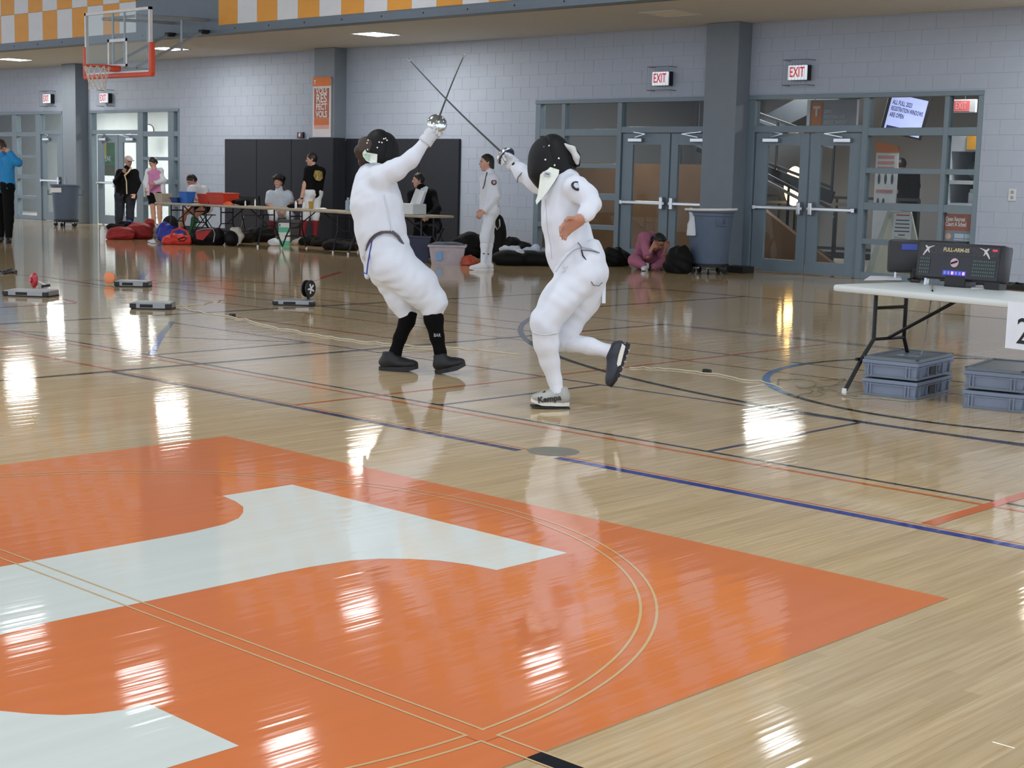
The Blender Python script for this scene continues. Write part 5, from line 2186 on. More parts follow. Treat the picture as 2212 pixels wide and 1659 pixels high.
# seated person, head down behind the left table
person('person in white shirt with dark hair bent over the left table', 28.9,
       dict(head=(415, 391), neck=(425, 404), shL=(416, 410, -.15), shR=(441, 412, .12), elL=(408, 430, -.2), wrL=(400, 434, -.35), elR=(446, 430, .0), wrR=(425, 434, -.3),
            hipL=(425, 447, .1), hipR=(446, 447, .1), knL=(399, 459, -.25), knR=(424, 461, -.35), anL=(388, 500, -.2), anR=(412, 505, -.3)),
       camdir(-.75, -.6, .3), camdir(-.5, .85, .1), [('shirt', C_WHT, TOP + ['halfL', 'halfR', 'uarmL', 'uarmR'], .02, .004), ('shorts', C_BLK, ['pelvis', 'shortL', 'shortR'], .014, .003), ('sock', mat('sock_green', '#2f6a3c', .85), ['sockR'], .004, 0)],
       HAIRB, SKIN2, 'short', 1.0, feet=(C_SHB, C_SHB, {'L': TOC - CR, 'R': TOC}))

# seated person in white tee
t_, Q_, R_ = person('person in white t-shirt and red socks sitting on a box', 29.3,
                    dict(head=(602, 393), neck=(603, 408), shL=(585, 421, 0), shR=(623, 421, 0), elL=(579, 440, -.05), wrL=(597, 453, -.25), elR=(632, 438, -.05), wrR=(613, 456, -.28),
                         hipL=(592, 456, .05), hipR=(618, 456, .05), knL=(591, 468, -.40), knR=(628, 468, -.38), anL=(584, 508, -.35), anR=(624, 508, -.3)),
                    camdir(-.25, .0, 1), camdir(0, 1, 0), [('tshirt', C_TEE, TOP + ['halfL', 'halfR', 'uarmL', 'uarmR'], .014, .004), ('breeches', C_WHT, ['pelvis', 'thighL', 'thighR', 'kneeL', 'kneeR'], .014, .003), ('sock', C_REDS, ['sockL'], .004, 0), ('sock', C_REDS, ['sockR'], .004, 0)],
                    HAIRB, SKIN, 'mop', 1.15, vol=.012, feet=(C_SHW, C_SHW, {'L': TOC - CR * .5, 'R': TOC + CR * .3}))

# standing, black t-shirt
t_, Q_, R_ = person('person in black t-shirt, white breeches and red socks, standing side on', 28.6,
                    dict(head=(673, 345), neck=(680, 362), shL=(667, 369, -.12), shR=(693, 371, .08), elL=(658, 400, -.15), wrL=(651, 428, -.2), elR=(694, 398, .2), wrR=(690, 420, .2),
                         hipL=(669, 416, -.08), hipR=(684, 417, .06), knL=(659, 466, -.08), knR=(681, 466, .06), anL=(653, 513, -.08), anR=(680, 514, .06)),
                    camdir(-.95, -.1, .1), camdir(-.05, 1, 0), [('tshirt', C_BLK, ['torso', 'halfL', 'halfR'], .016, .003), ('breeches', C_WHT, ['pelvis', 'thighL', 'thighR', 'kneeL', 'kneeR'], .016, .003), ('sock', C_REDS, ['sockL'], .006, 0), ('sock', C_REDS, ['sockR'], .006, 0)],
                    HAIRB, SKIN, 'short', 1.02, feet=(C_SHW, C_SHW, {'L': TOC - CR * .8, 'R': TOC - CR * .8}))
plate(t_, 'shirt_print', [(680, 368, -.135), (688, 368, -.12), (696, 371, -.06), (697, 385, -.05), (691, 391, -.10), (682, 389, -.13), (677, 380, -.14)], 28.6, .012, mat('print_gold', '#8f7a3c', .6, var=.6, vs=25))
wire(t_, 'wrist_band', [(648, 427, -.2), (651, 429, -.235), (655, 428, -.2)], 28.6, .012, M_BLACK)

# man in suit
t_, Q_, R_ = person('man in black suit with blue tie sitting beside the pads', 25.1,
                    dict(head=(904, 390), neck=(910, 406), shL=(893, 420, -.15), shR=(931, 420, .1), elL=(888, 446, -.2), wrL=(912, 468, -.38), elR=(944, 452, -.1), wrR=(926, 468, -.3),
                         hipL=(914, 488, 0), hipR=(938, 488, .05), knL=(905, 492, -.42), knR=(932, 496, -.42), anL=(900, 540, -.35), anR=(930, 545, -.35)),
                    camdir(-.9, -.05, .25), camdir(.0, 1, 0), [('suit_jacket', C_SUIT, TOP + ['uarmL', 'uarmR', 'farmL', 'farmR'], .026, .003), ('trousers', C_SUIT, ['thighL', 'thighR', 'calfL', 'calfR'], .022, .003)],
                    HAIRB, SKIN, 'short', 1.0, feet=(C_SHB, C_SHB, {'L': TOC - CR * .5, 'R': TOC}))
plate(t_, 'shirt_front', [(908, 408, -.14), (920, 402, -.13), (925, 404, -.14), (922, 415, -.165), (915, 428, -.175), (909, 420, -.17)], 25.1, .015, C_WHT)
plate(t_, 'tie', [(911, 411, -.182), (916, 411, -.182), (919, 425, -.19), (916, 440, -.19), (912, 436, -.19)], 25.1, .012, mat('tie_blue', '#2a49b8', .6))
plate(t_, 'shirt_cuff', [(923, 465, -.36), (929, 463, -.36), (932, 468, -.36), (926, 470, -.36)], 25.1, .03, C_WHT)

# standing fencer in white near the pads
t_, Q_, R_ = person('standing fencer in white facing left beside the padded wall', 21.6,
                    dict(head=(1051, 352), neck=(1058, 373), shL=(1064, 388, -.14), shR=(1049, 388, .14), elL=(1072, 424, -.17), wrL=(1047, 455, -.2), elR=(1045, 425, .2), wrR=(1042, 455, .1),
                         hipL=(1062, 455, -.07), hipR=(1058, 455, .08), knL=(1048, 512, -.06), knR=(1056, 512, .08), anL=(1044, 568, -.06), anR=(1056, 567, .08)),
                    camdir(-.97, -.05, .22), camdir(-.03, 1, 0), [('jacket', M_FW, TOP + ['uarmL', 'uarmR', 'farmL', 'farmR'], .018, .003), ('breeches', M_FW, ['pelvis', 'thighL', 'thighR', 'kneeL', 'kneeR'], .014, .003), ('sock', M_SOCKW, ['sockL'], .003, 0), ('sock', M_SOCKW, ['sockR'], .003, 0)],
                    HAIRB, SKIN, 'bob', 1.0, slim=.93, feet=(C_SHW, C_SHW, {'L': -CR + TOC * .25, 'R': -CR + TOC * .1}), hands={'L': camdir(-.8, -.6, 0), 'R': camdir(-.5, -.8, 0)}, h=.012)
q = SDF(.009, .01)
q.cone(AT(1057, 381, 21.6), AT(1056, 370, 21.6), .075, .066, 'b')
q.mesh('collar', M_FW, t_)
wire(t_, 'zip', [(1052, 372, -.06), (1049, 385, -.10), (1046, 400, -.13), (1043, 408, -.13)], 21.6, .008, mat('zip_dark', '#3b3f48', .5))
q = MB()
pc = AT(1067, 394, 21.6 - .225)
q.lathe([(.0005, .008), (.036, .006), (.04, 0.0)], 18, pc, nz(-CF + CR * .25))
q.build('arm_badge', mat('badge_dark', '#2a2430', .6), t_, True)
q = MB()
q.lathe([(.0005, .012), (.022, .011), (.024, 0.006)], 14, pc, nz(-CF + CR * .25))
q.build('badge_emblem', mat('badge_pink', '#c9a3ab', .6), t_, True)
wire(t_, 'waist_clip', [(1068, 445, -.17), (1074, 443, -.15), (1077, 447, -.13)], 21.6, .012, M_BLACK)
studs(t_, [(1045, 548, -.115), (1055, 549, -.02)], 21.6, .012, mat('sock_mark', '#4a5064', .7), 'sock_mark')

# crouching person in rose hoodie
D = 22.7
t_, Q_, R_ = person('person in rose hoodie sitting on the floor, head in hands', D,
                    dict(head=(1421, 523, -.22), neck=(1408, 512, -.05), shL=(1392, 515, -.15), shR=(1412, 516, .14), elL=(1399, 553, -.30), wrL=(1409, 536, -.34), elR=(1432, 556, -.15), wrR=(1438, 535, -.25),
                         hipL=(1383, 562, .05), hipR=(1402, 560, .12), knL=(1369, 562, -.25), knR=(1436, 566, -.1), anL=(1392, 576, -.35), anR=(1412, 578, -.25)),
                    camdir(.55, -.8, .45), camdir(.55, .7, .3), [('hoodie', C_ROSE, TOP + ['uarmL', 'uarmR'], .026, .005), ('trousers', C_ROSE, ['thighL', 'thighR', 'calfL', 'calfR'], .018, .004)],
                    HAIRB, SKIN2, 'bob', 1.02, vol=.008)
S = SDF(.012, .03)
S.ell(AT(1409, 512, D - .05), (.10, .09, .085))
S.neg.append(('e', AT(1421, 523, D - .25), np.array([.10, .10, .11]), np.eye(3), None, '', None))
S.mesh('hood', C_ROSE, t_, fold=.003)
shoe(t_, np.array([*G(1397, 584)[:2], 0]) , np.array([*G(1397, 584)[:2], 0]) + nz(TOC * [1, 1, 0] - CR * .3) * .26, (0, 0, 1), C_SHW, C_SHW)
shoe(t_, np.array([*G(1420, 582)[:2], 0]), np.array([*G(1420, 582)[:2], 0]) + nz(TOC * [1, 1, 0] + CR * .3) * .26, (0, 0, 1), C_SHW, C_SHW)

# person in the lobby
person('person in black t-shirt seen from behind through the right glazing', 27.6,
       dict(head=(1947, 357), neck=(1952, 374), shL=(1941, 382, 0), shR=(1974, 382, 0), elL=(1937, 415, -.05), wrL=(1942, 438, .1), elR=(1981, 414, 0), wrR=(1981, 436, 0),
            hipL=(1949, 438, 0), hipR=(1970, 438, 0), knL=(1949, 500, 0), knR=(1970, 500, 0), anL=(1949, 550, 0), anR=(1970, 550, 0)),
       camdir(-.35, -.1, -.9), camdir(0, 1, 0), [('tshirt', C_BLK, TOP + ['halfL', 'halfR'], .03, .004), ('trousers', C_BLK, ['pelvis', 'thighL', 'thighR', 'calfL', 'calfR'], .02, .003)],
       HAIRB, SKIN, 'short', 1.0, feet=(C_SHB, C_SHB, {'L': CF, 'R': CF}))

# ================================================================= BACKGROUND TABLES
M_TT = mat('table_top_tan', '#a99f8c', .5, var=.04)
for lab, x0, x1, y in (('left end of the row of tan folding tables', -24.35, -23.06, 15.98), ('tan folding table holding the red bins', -23.03, -21.25, 16.15),
                       ('tan folding table behind the left fencer', -21.1, -19.27, 16.2), ('tan folding table with the printer', -19.25, -17.15, 16.12)):
    fold_table('folding_table', lab, (x0, y, .70), (1, 0, 0), (0, 1, 0), x1 - x0, .62, m=M_TT, group='tan folding tables', th=.04)
BT = .70


def bt(px, py=None, Y=16.45):
    """spot on the back tables under a pixel column"""
    d = ray(px, 440)
    k = Y / d[1]
    p = CPOS + d * k
    return np.array([p[0], p[1], BT])


def small(name, label, cat, p, prof, m, n=14, axis=(0, 0, 1)):
    q = MB()
    q.lathe(prof, n, p, axis)
    return tag(q.build(name, m, None, True), label, cat)


def bin_box(name, label, cat, c, L, Wd, h, m, taper=.03, rot=0.0, inner=None, lip=True):
    t = thing(name, label, cat, c)
    M4 = Matrix.Translation([float(v) for v in c]) @ Matrix.Rotation(rot, 4, 'Z')
    k = taper
    q = MB(M4)
    a, b = L / 2, Wd / 2
    w = .008
    vo = [(-a + k, -b + k, 0), (a - k, -b + k, 0), (a - k, b - k, 0), (-a + k, b - k, 0), (-a, -b, h), (a, -b, h), (a, b, h), (-a, b, h)]
    vi = [(-a + k + w, -b + k + w, w), (a - k - w, -b + k + w, w), (a - k - w, b - k - w, w), (-a + k + w, b - k - w, w), (-a + w, -b + w, h), (a - w, -b + w, h), (a - w, b - w, h), (-a + w, b - w, h)]
    fs = [(3, 2, 1, 0), (0, 1, 5, 4), (1, 2, 6, 5), (2, 3, 7, 6), (3, 0, 4, 7), (8, 9, 10, 11), (9, 8, 12, 13), (10, 9, 13, 14), (11, 10, 14, 15), (8, 11, 15, 12)]
    fs += [(4, 5, 13, 12), (5, 6, 14, 13), (6, 7, 15, 14), (7, 4, 12, 15)]
    q.add(vo + vi, fs)
    q.build('body', m, t)
    if lip:
        q = MB(M4)
        q.tube([(-a, -b, h), (a, -b, h), (a, b, h), (-a, b, h)], .012, 6, True)
        q.build('rim', m, t)
    if inner:
        q = MB(M4)
        S_ = random.Random(int(abs(c[0]) * 100))
        for i in range(3):
            q.ell((S_.uniform(-a * .5, a * .5), S_.uniform(-b * .4, b * .4), h * .7), (a * .5, b * .5, h * .35), None, 10, 6)
        q.build('contents', inner, t, True)
    return t


M_RED = mat('bin_red', '#c63c24', .45, var=.06)
M_BLUEB = mat('bin_blue', '#2f6fc4', .45)
bin_box('storage_bin', 'small red bin left of the larger red bin on the table', 'bin', bt(452, Y=16.5), .34, .30, .17, M_RED)
bin_box('storage_bin', 'large red bin on the table with papers on it', 'bin', bt(482, Y=16.45), .50, .36, .20, M_RED, inner=M_WHITE)
bin_box('storage_bin', 'blue bin on the left table by the seated person', 'bin', bt(404, Y=16.25), .26, .2, .20, M_BLUEB)
bin_box('storage_bin', 'dark blue low bin on the left table', 'bin', bt(384, Y=16.2), .24, .2, .09, mat('bin_darkblue', '#1f3a78', .5))
bin_box('storage_bin', 'pale cardboard box on the left table end', 'box', bt(352, Y=16.2), .26, .22, .15, mat('cardboard_pale', '#b9ae9c', .7))
for lab, px, r, h, m in (('small white bottle on the table left of the seated tee wearer', 551, .014, .13, M_WHITE), ('white bottle on table right of the black laptop bag', 530, .016, .09, M_WHITE), ('white bottle nearest the yellow cup on the table', 656, .02, .12, M_WHITE),
                         ('white bottle left of the standing person hand', 639, .02, .13, M_WHITE), ('bluish water bottle at the left fencer back', 752, .045, .22, mat('bottle_blue_clear', '#8fa3b3', .2))):
    small('bottle', lab, 'bottle', bt(px), [(r, 0), (r, h * .75), (r * .5, h * .85), (r * .5, h), (.001, h)], m)
small('cup', 'yellow paper cup with dark lid on the table', 'cup', bt(672), [(.033, 0), (.045, .10), (.048, .10), (.048, .13), (.001, .13)], mat('cup_yellow', '#b8932f', .5))
small('cup', 'orange rounded cap lying on the table by the red bin', 'cup', bt(493, Y=16.3), [(.09, 0), (.085, .03), (.05, .06), (.001, .07)], mat('cap_orange', '#e0653c', .6))
for nm, lab, px, L, h, m in (('paper_stack', 'stack of papers and a folder right of the red bin', 515, .42, .035, M_WHITE), ('laptop_bag', 'black bag lying on the table next to the papers', 520, .5, .11, C_BLK), ('glove', 'dark glove on the table by the seated person', 632, .14, .07, C_BLK), ('plate', 'flat white plate on the table right of the yellow cup', 692, .2, .02, M_WHITE),
                         ('wrapper_pile', 'pile of pale food wrappers on the left table', 410, .4, .035, mat('wrapper_pale', '#b9b49a', .6))):
    p = bt(px, Y=16.5)
    S = SDF(.012, .02)
    S.ell(p + np.array([0, 0, h * .45]), (L / 2, .11, h * .55))
    S.ell(p + np.array([L * .2, .02, h * .6]), (L / 4, .09, h * .5))
    S.cut.append((p, (0, 0, -1)))
    tag(S.mesh(nm, m, None, fold=.003), lab, nm.replace('_', ' '))
# printer
p = bt(885, Y=16.3)
t = thing('printer', 'white printer with paper standing up on the table end', 'printer', p)
q = MB()
q.box(p[0] - .34, p[0] + .22, p[1] - .14, p[1] + .16, BT, BT + .17, .015)
q.build('body', mat('printer_white', '#d5dadb', .45), t)
q = MB()
q.box(p[0] - .30, p[0] - .05, p[1] - .145, p[1] - .138, BT + .03, BT + .05)
q.build('paper_slot', M_DARK, t)
q = MB()
q.bar((p[0] + .05, p[1] + .10, BT + .16), (p[0] + .09, p[1] + .16, BT + .38), .24, .004, (1, 0, 0))
q.add([(p[0] - .06, p[1] + .06, BT + .16), (p[0] + .17, p[1] + .06, BT + .16), (p[0] + .20, p[1] + .14, BT + .38), (p[0] - .03, p[1] + .14, BT + .38)], [(0, 1, 2, 3)])
q.build('paper_sheet', M_WHITE, t)

# ================================================================= BAGS AND FLOOR CLUTTER


def blob(name, label, cat, prims, m, fold=.011, h=.013, k=.04, floorcut=True, seed=2):
    """prims: (px, py_base, dz centre height, (rx, ry, rz))"""
    S = SDF(h, k)
    for px, py, zc, r in prims:
        g = G(px, py)
        S.ell(g + np.array([0, 0, zc]), r, np.array([nz(CR * [1, 1, 0]), nz(CF * [1, 1, 0]), [0, 0, 1]]))
    if floorcut:
        S.cut.append((np.array([0, 0, 0.003]), (0, 0, -1)))
    c = G(prims[0][0], prims[0][1])
    t = thing(name, label, cat, c)
    S.mesh('body', m, t, fold=fold, fscale=.75, seed=seed + int(prims[0][0]))
    return t


M_RBAG = mat('bag_red', '#9c2424', .6, var=.15, bump=.2, bs=25)
M_RBAG2 = mat('bag_bright_red', '#c93326', .6, var=.1, bump=.2, bs=25)
M_KBAG = mat('bag_black', '#09090b', .7, spec=.25, var=.15, bump=.2, bs=25)
M_BBAG = mat('bag_blue', '#26349a', .6, var=.1, bump=.2, bs=25)
t = blob('sports_bag', 'dark red sports bag pile left of the woman with the bottle', 'bag', [(262, 517, .10, (.26, .2, .14)), (300, 516, .13, (.26, .2, .18)), (322, 514, .16, (.12, .18, .22)), (242, 517, .05, (.10, .12, .09))], M_RBAG)
wire(t, 'strap', [(248, 508, -.1), (262, 496, -.15), (280, 493, -.15)], 28.4, .02, M_KBAG)
wire(t, 'trim', [(266, 500, -.19), (272, 512, -.19)], 28.4, .012, mat('bag_trim_grey', '#8c8086', .6))
blob('jacket_pile', 'black jacket draped over the dark red bag', 'jacket', [(252, 513, .19, (.2, .14, .07)), (270, 512, .23, (.14, .12, .08))], C_BLK, floorcut=False)
blob('ball', 'small blue ball in a white cap on the red bag', 'ball', [(278, 512, .24, (.09, .08, .09))], M_BBAG, fold=0, floorcut=False)
t = blob('sports_bag', 'blue bag with white stripes behind the bright red bag', 'bag', [(358, 523, .16, (.16, .14, .20)), (372, 522, .12, (.14, .14, .18))], M_BBAG)
t = blob('sports_bag', 'bright red bag with blue inside in front', 'bag', [(385, 528, .07, (.27, .2, .12)), (365, 528, .05, (.12, .16, .10)), (408, 528, .05, (.10, .16, .10))], M_RBAG2)
wire(t, 'handle', [(368, 512, -.1), (374, 498, -.12), (388, 493, -.12), (402, 499, -.12), (408, 514, -.1)], 26.6, .018, M_RBAG2)
S = SDF(.012, .02)
S.ell(G(388, 525) + np.array([0, 0, .16]), (.14, .1, .10))
S.mesh('lining', M_BBAG, t, fold=.003)
wire(t, 'opening', [(385, 517, -.26), (396, 513, -.27), (405, 514, -.24), (398, 520, -.27), (388, 521, -.28), (385, 517, -.26)], 26.6, .010, M_KBAG)
t = blob('duffel_bag', 'black and red duffel bag with grey piping', 'bag', [(440, 529, .12, (.24, .2, .17)), (462, 529, .13, (.20, .2, .18)), (475, 529, .08, (.08, .16, .12))], M_KBAG)
plate(t, 'red_panel', [(422, 500, -.15), (458, 496, -.20), (438, 519, -.24), (424, 516, -.20)], 26.7, .03, M_RBAG)
wire(t, 'piping', [(424, 499, -.12), (440, 495, -.18), (460, 494, -.21), (464, 505, -.22), (461, 523, -.23)], 26.7, .010, mat('bag_trim_grey', '#8c8086', .6))
t = thing('fencing_mask', 'fencing mask with black mesh and cream bib on the floor', 'mask', G(502, 531))
g = G(500, 531)
S = SDF(.012, .03)
S.ell(g + np.array([0, 0, .13]), (.12, .14, .15))
S.mesh('mask_mesh', M_MESH, t)
S = SDF(.012, .03)
S.chain([g + CR * .02 + np.array([0, 0, .28]), g + CR * .11 + np.array([0, 0, .27]), g + CR * .17 + np.array([0, 0, .17]), g + CR * .14 + np.array([0, 0, .05])], [.05, .055, .05, .025])
S.mesh('bib', mat('bib_cream', '#c9c5ba', .7), t)
small('water_bottle', 'tall white water bottle with black cap left of the bags', 'bottle', G(222, 527), [(.001, 0), (.042, 0), (.045, .02), (.045, .24), (.03, .26), (.03, .30), (.001, .30)], M_WHITE)
g = G(613, 531)
t = thing('tall_box', 'tall white and green box standing on the floor', 'box', g)
M4 = Matrix.Translation(g) @ Matrix.Rotation(va, 4, 'Z')
for nm, z0, z1, m in (('upper_face', .33, .405, mat('box_white', '#dfe8ea', .4, emit=.0)), ('green_band', .24, .33, mat('box_green', '#5fbfa0', .4)), ('middle_face', .09, .24, mat('box_white', '#dfe8ea', .4)), ('green_base', 0, .09, mat('box_green', '#5fbfa0', .4))):
    q = MB(M4)
    q.box(-.095, .095, 0, .15, z0, z1)
    q.build(nm, m, t)
q = MB(M4)
q.box(.05 - .13, .065 - .13, -.003, 0, .345, .39)
q.build('barcode', M_DARK, t)
q = MB()
q.box(*[0] * 6) if False else None
g = G(628, 524)
t = thing('equipment_case', 'dark grey case the t-shirt wearer sits on', 'case', (g[0], g[1], 0))
M4 = Matrix.Translation((g[0], g[1], 0)) @ Matrix.Rotation(va, 4, 'Z')
q = MB(M4)
q.box(-.26, .16, .05, .50, 0, .36, .01)
q.build('body', mat('case_dark', '#3a3a3e', .5), t)
q = MB(M4)
q.box(-.27, .17, .04, .51, .36, .42, .01)
q.build('lid', mat('case_lid', '#4a4a50', .5), t)
# tubs
g = G(965, 571)
t = thing('clear_tub', 'translucent plastic tub filled with gear near the pads', 'tub', g)
M4 = Matrix.Translation(g) @ Matrix.Rotation(va, 4, 'Z')
M_TUB = mat('tub_milky', '#b5adb5', .3, var=.12, vs=8)
q = MB(M4)
q.add([(-.23, 0, 0), (.23, 0, 0), (.23, .36, 0), (-.23, .36, 0), (-.27, -.03, .27), (.27, -.03, .27), (.27, .40, .27), (-.27, .40, .27)], [(3, 2, 1, 0), (0, 1, 5, 4), (1, 2, 6, 5), (2, 3, 7, 6), (3, 0, 4, 7), (4, 5, 6, 7)])
q.build('body', M_TUB, t)
q = MB(M4)
q.tube([(-.28, -.04, .27), (.28, -.04, .27), (.28, .41, .27), (-.28, .41, .27)], .018, 6, True)
q.build('rim', M_TUB, t)
q = MB(M4)
q.box(-.15, -.075, -.035, -.012, .06, .19)
q.build('blue_sticker', mat('sticker_blue', '#6fa6d8', .4), t)
S = SDF(.014, .04)
for i in range(4):
    S.ell(np.array(M4 @ Vector((-.15 + .1 * i, .18, .27))), (.11, .14, .05))
S.mesh('contents', mat('gear_dark', '#54606a', .7, var=.3), t, fold=.005)
bin_box('storage_tub', 'dark navy storage tub left of the translucent tub', 'tub', G(893, 566), .5, .4, .38, mat('tub_navy', '#252c48', .45), rot=va)
blob('orange_bag', 'orange red bag on the floor beside the translucent tub', 'bag', [(1012, 573, .05, (.12, .1, .10)), (1022, 572, .04, (.08, .1, .08))], mat('bag_orange', '#a83f24', .5))
blob('sports_bag', 'large black bag against the wall behind the standing fencer', 'bag', [(1015, 556, .18, (.25, .2, .24)), (1040, 552, .14, (.25, .2, .20)), (990, 556, .14, (.2, .2, .18))], M_KBAG)
t = blob('equipment_bag', 'long black roller bag right of the standing fencer', 'bag', [(1100, 573, .10, (.28, .2, .13)), (1140, 573, .10, (.3, .2, .13)), (1180, 574, .09, (.2, .18, .12))], M_KBAG, fold=.002)
blob('sports_bag', 'black bag with looped handle behind the roller bag', 'bag', [(1105, 556, .17, (.2, .15, .17)), (1130, 557, .12, (.22, .15, .14))], M_KBAG)
wire(t, 'handle', [(1092, 518, .3), (1100, 512, .3), (1108, 514, .3), (1104, 521, .3)], 23.0, .012, M_KBAG)
blob('fencing_clothes', 'white fencing clothes with dark marks on the black bag', 'clothes', [(1100, 571, .235, (.16, .1, .055)), (1118, 573, .18, (.12, .14, .06))], mat('clothes_white', '#c9cfd8', .8, var=.25, vs=12), floorcut=False)
blob('white_sock', 'white cloth with a blue tip on the black bag', 'clothes', [(1140, 572, .21, (.10, .08, .05)), (1156, 572, .24, (.08, .08, .08))], mat('cloth_blue_white', '#c3cfe2', .8, var=.15), floorcut=False)
t = blob('backpack', 'black backpack leaning on the wall behind the standing fencer', 'backpack', [(1073, 558, .36, (.15, .12, .36)), (1074, 558, .15, (.17, .14, .18))], M_KBAG, fold=.003)
wire(t, 'strap', [(1070, 470, -.1), (1068, 485, -.13), (1074, 496, -.13), (1080, 488, -.13), (1079, 474, -.1)], 22.5, .010, mat('strap_grey2', '#a9a9a6', .6))
g = G(1021, 552)
small('water_bottle', 'clear bottle with dark cap standing by the wall', 'bottle', np.array([g[0], g[1], .30]) if False else G(1019, 553), [(.001, 0), (.04, 0), (.04, .24), (.02, .30), (.028, .31), (.028, .36), (.001, .36)], mat('bottle_grey_clear', '#9aa4b2', .2))
blob('sports_bag', 'black bag on the floor left of the crouching person', 'bag', [(1325, 575, .13, (.22, .16, .17)), (1345, 573, .09, (.14, .14, .14))], M_KBAG)
blob('sports_bag', 'black bag on the floor between crouching person and bin', 'bag', [(1462, 590, .18, (.16, .14, .22)), (1474, 591, .17, (.14, .14, .24)), (1450, 589, .10, (.12, .14, .14))], M_KBAG)
blob('backpack', 'dark backpack standing behind the left table legs', 'backpack', [(560, 522, .12, (.3, .2, .16)), (530, 524, .1, (.2, .18, .12))], M_KBAG)
blob('sports_bag', 'black gear bag under the table by the red socks', 'bag', [(668, 530, .08, (.2, .15, .11)), (690, 532, .07, (.16, .14, .10))], M_KBAG)
blob('sports_bag', 'dark gear heap under the tables beside the left fencer', 'bag', [(725, 540, .08, (.24, .18, .11)), (750, 541, .06, (.2, .16, .09))], M_KBAG)
blob('white_shoe', 'white crumpled cloth on the floor by the tall box', 'cloth', [(592, 531, .05, (.10, .07, .08))], C_WHT)
blob('pale_shoes', 'pale shoes lying on the floor right of the tall box', 'shoes', [(642, 529, .04, (.10, .08, .07)), (655, 528, .05, (.08, .07, .07))], mat('shoe_pale', '#b5aca4', .7))
blob('white_cloth', 'white crumpled tissue on the floor before the blue bag', 'tissue', [(327, 524, .02, (.06, .05, .035)), (331, 526, .015, (.05, .05, .03))], C_WHT)
blob('clear_bag', 'clear plastic bag of things by the woman feet', 'bag', [(340, 515, .10, (.09, .1, .13))], mat('plastic_bag', '#a9b2bc', .25, var=.2))
blob('black_bag', 'black bag with white print under the left table', 'bag', [(368, 503, .16, (.17, .14, .2))], M_KBAG, fold=.002)

# dark folding chairs behind the tables
M_CH = mat('chair_dark', '#1b1e24', .5)


def chair(label, px, py, rot):
    g = G(px, py)
    t = thing('folding_chair', label, 'chair', (g[0], g[1], 0), group='dark folding chairs')
    M4 = Matrix.Translation((g[0], g[1], 0)) @ Matrix.Rotation(va + rot, 4, 'Z')
    q = MB(M4)
    q.box(-.2, .2, -.2, .2, .43, .45, .01)
    q.build('seat', M_CH, t)
    q = MB(M4)
    q.box(-.2, .2, .19, .21, .62, .82, .01)
    q.build('backrest', M_CH, t)
    for s in (-.2, .2):
        q = MB(M4)
        q.tube([(s, -.24, 0), (s, .05, .45), (s, .2, .84)], .011, 6)
        q.build('leg', M_LEG, t)
        q = MB(M4)
        q.tube([(s, .24, 0), (s, -.12, .44)], .011, 6)
        q.build('leg', M_LEG, t)


chair('dark folding chair under the man in the suit', 928, 549, 2.6)
chair('dark folding chair of the bent over person', 440, 512, 2.0)
chair('dark folding chair behind the papers on the table', 545, 512, 3.0)

# ================================================================= TRASH CANS
M_CAN = mat('can_grey_blue', '#55657c', .5, var=.05)


def trash(label, g, r0, r1, h, towel):
    t = thing('trash_can', label, 'trash can', g, group='grey trash cans')
    z0 = .14
    q = MB()
    q.lathe([(.001, z0), (r0, z0), (r0 + .01, z0 + .03), (r1 - .01, h - .10), (r1, h - .09), (r1, h - .05), (r1 + .025, h - .04), (r1 + .03, h), (r1 + .005, h), (r1 - .02, h - .02), (r1 - .03, h - .4), (.001, h - .4)], 28, g)
    q.build('body', M_CAN, t, True)
    for s in (-1, 1):
        q = MB()
        c = g + CR * [1, 1, 0] * s * (r1 + .01) * (.35 if towel else 1) + (-CF * [1, 1, 0] * (r1 * .95) if towel else 0) + np.array([0, 0, h - .19])
        if towel and s < 0:
            continue
        q.tube([c + np.array([0, 0, .06]) - CR * .07, c + np.array([0, 0, -.03]) - CR * .07, c + np.array([0, 0, -.03]) + CR * .07, c + np.array([0, 0, .06]) + CR * .07], .014, 6)
        q.build('handle', M_CAN, t)
    q = MB()
    q.lathe([(.001, .10), (r0 + .02, .10), (r0 + .02, .15), (.001, .15)], 24, g)
    dl = q.build('dolly', M_DARK, t, True)
    for k in range(5):
        a = 2 * math.pi * k / 5 + .3
        q = MB()
        c = g + np.array([math.cos(a) * (r0 - .03), math.sin(a) * (r0 - .03), .045])
        q.lathe([(.01, -.015), (.045, -.015), (.045, .015), (.01, .015)], 14, c, (math.sin(a), -math.cos(a), 0))
        q.build('caster', M_DARK, dl, True)
        q = MB()
        q.box(c[0] - .02, c[0] + .02, c[1] - .02, c[1] + .02, .06, .105)
        q.build('caster_fork', M_STEEL, dl)
    return t


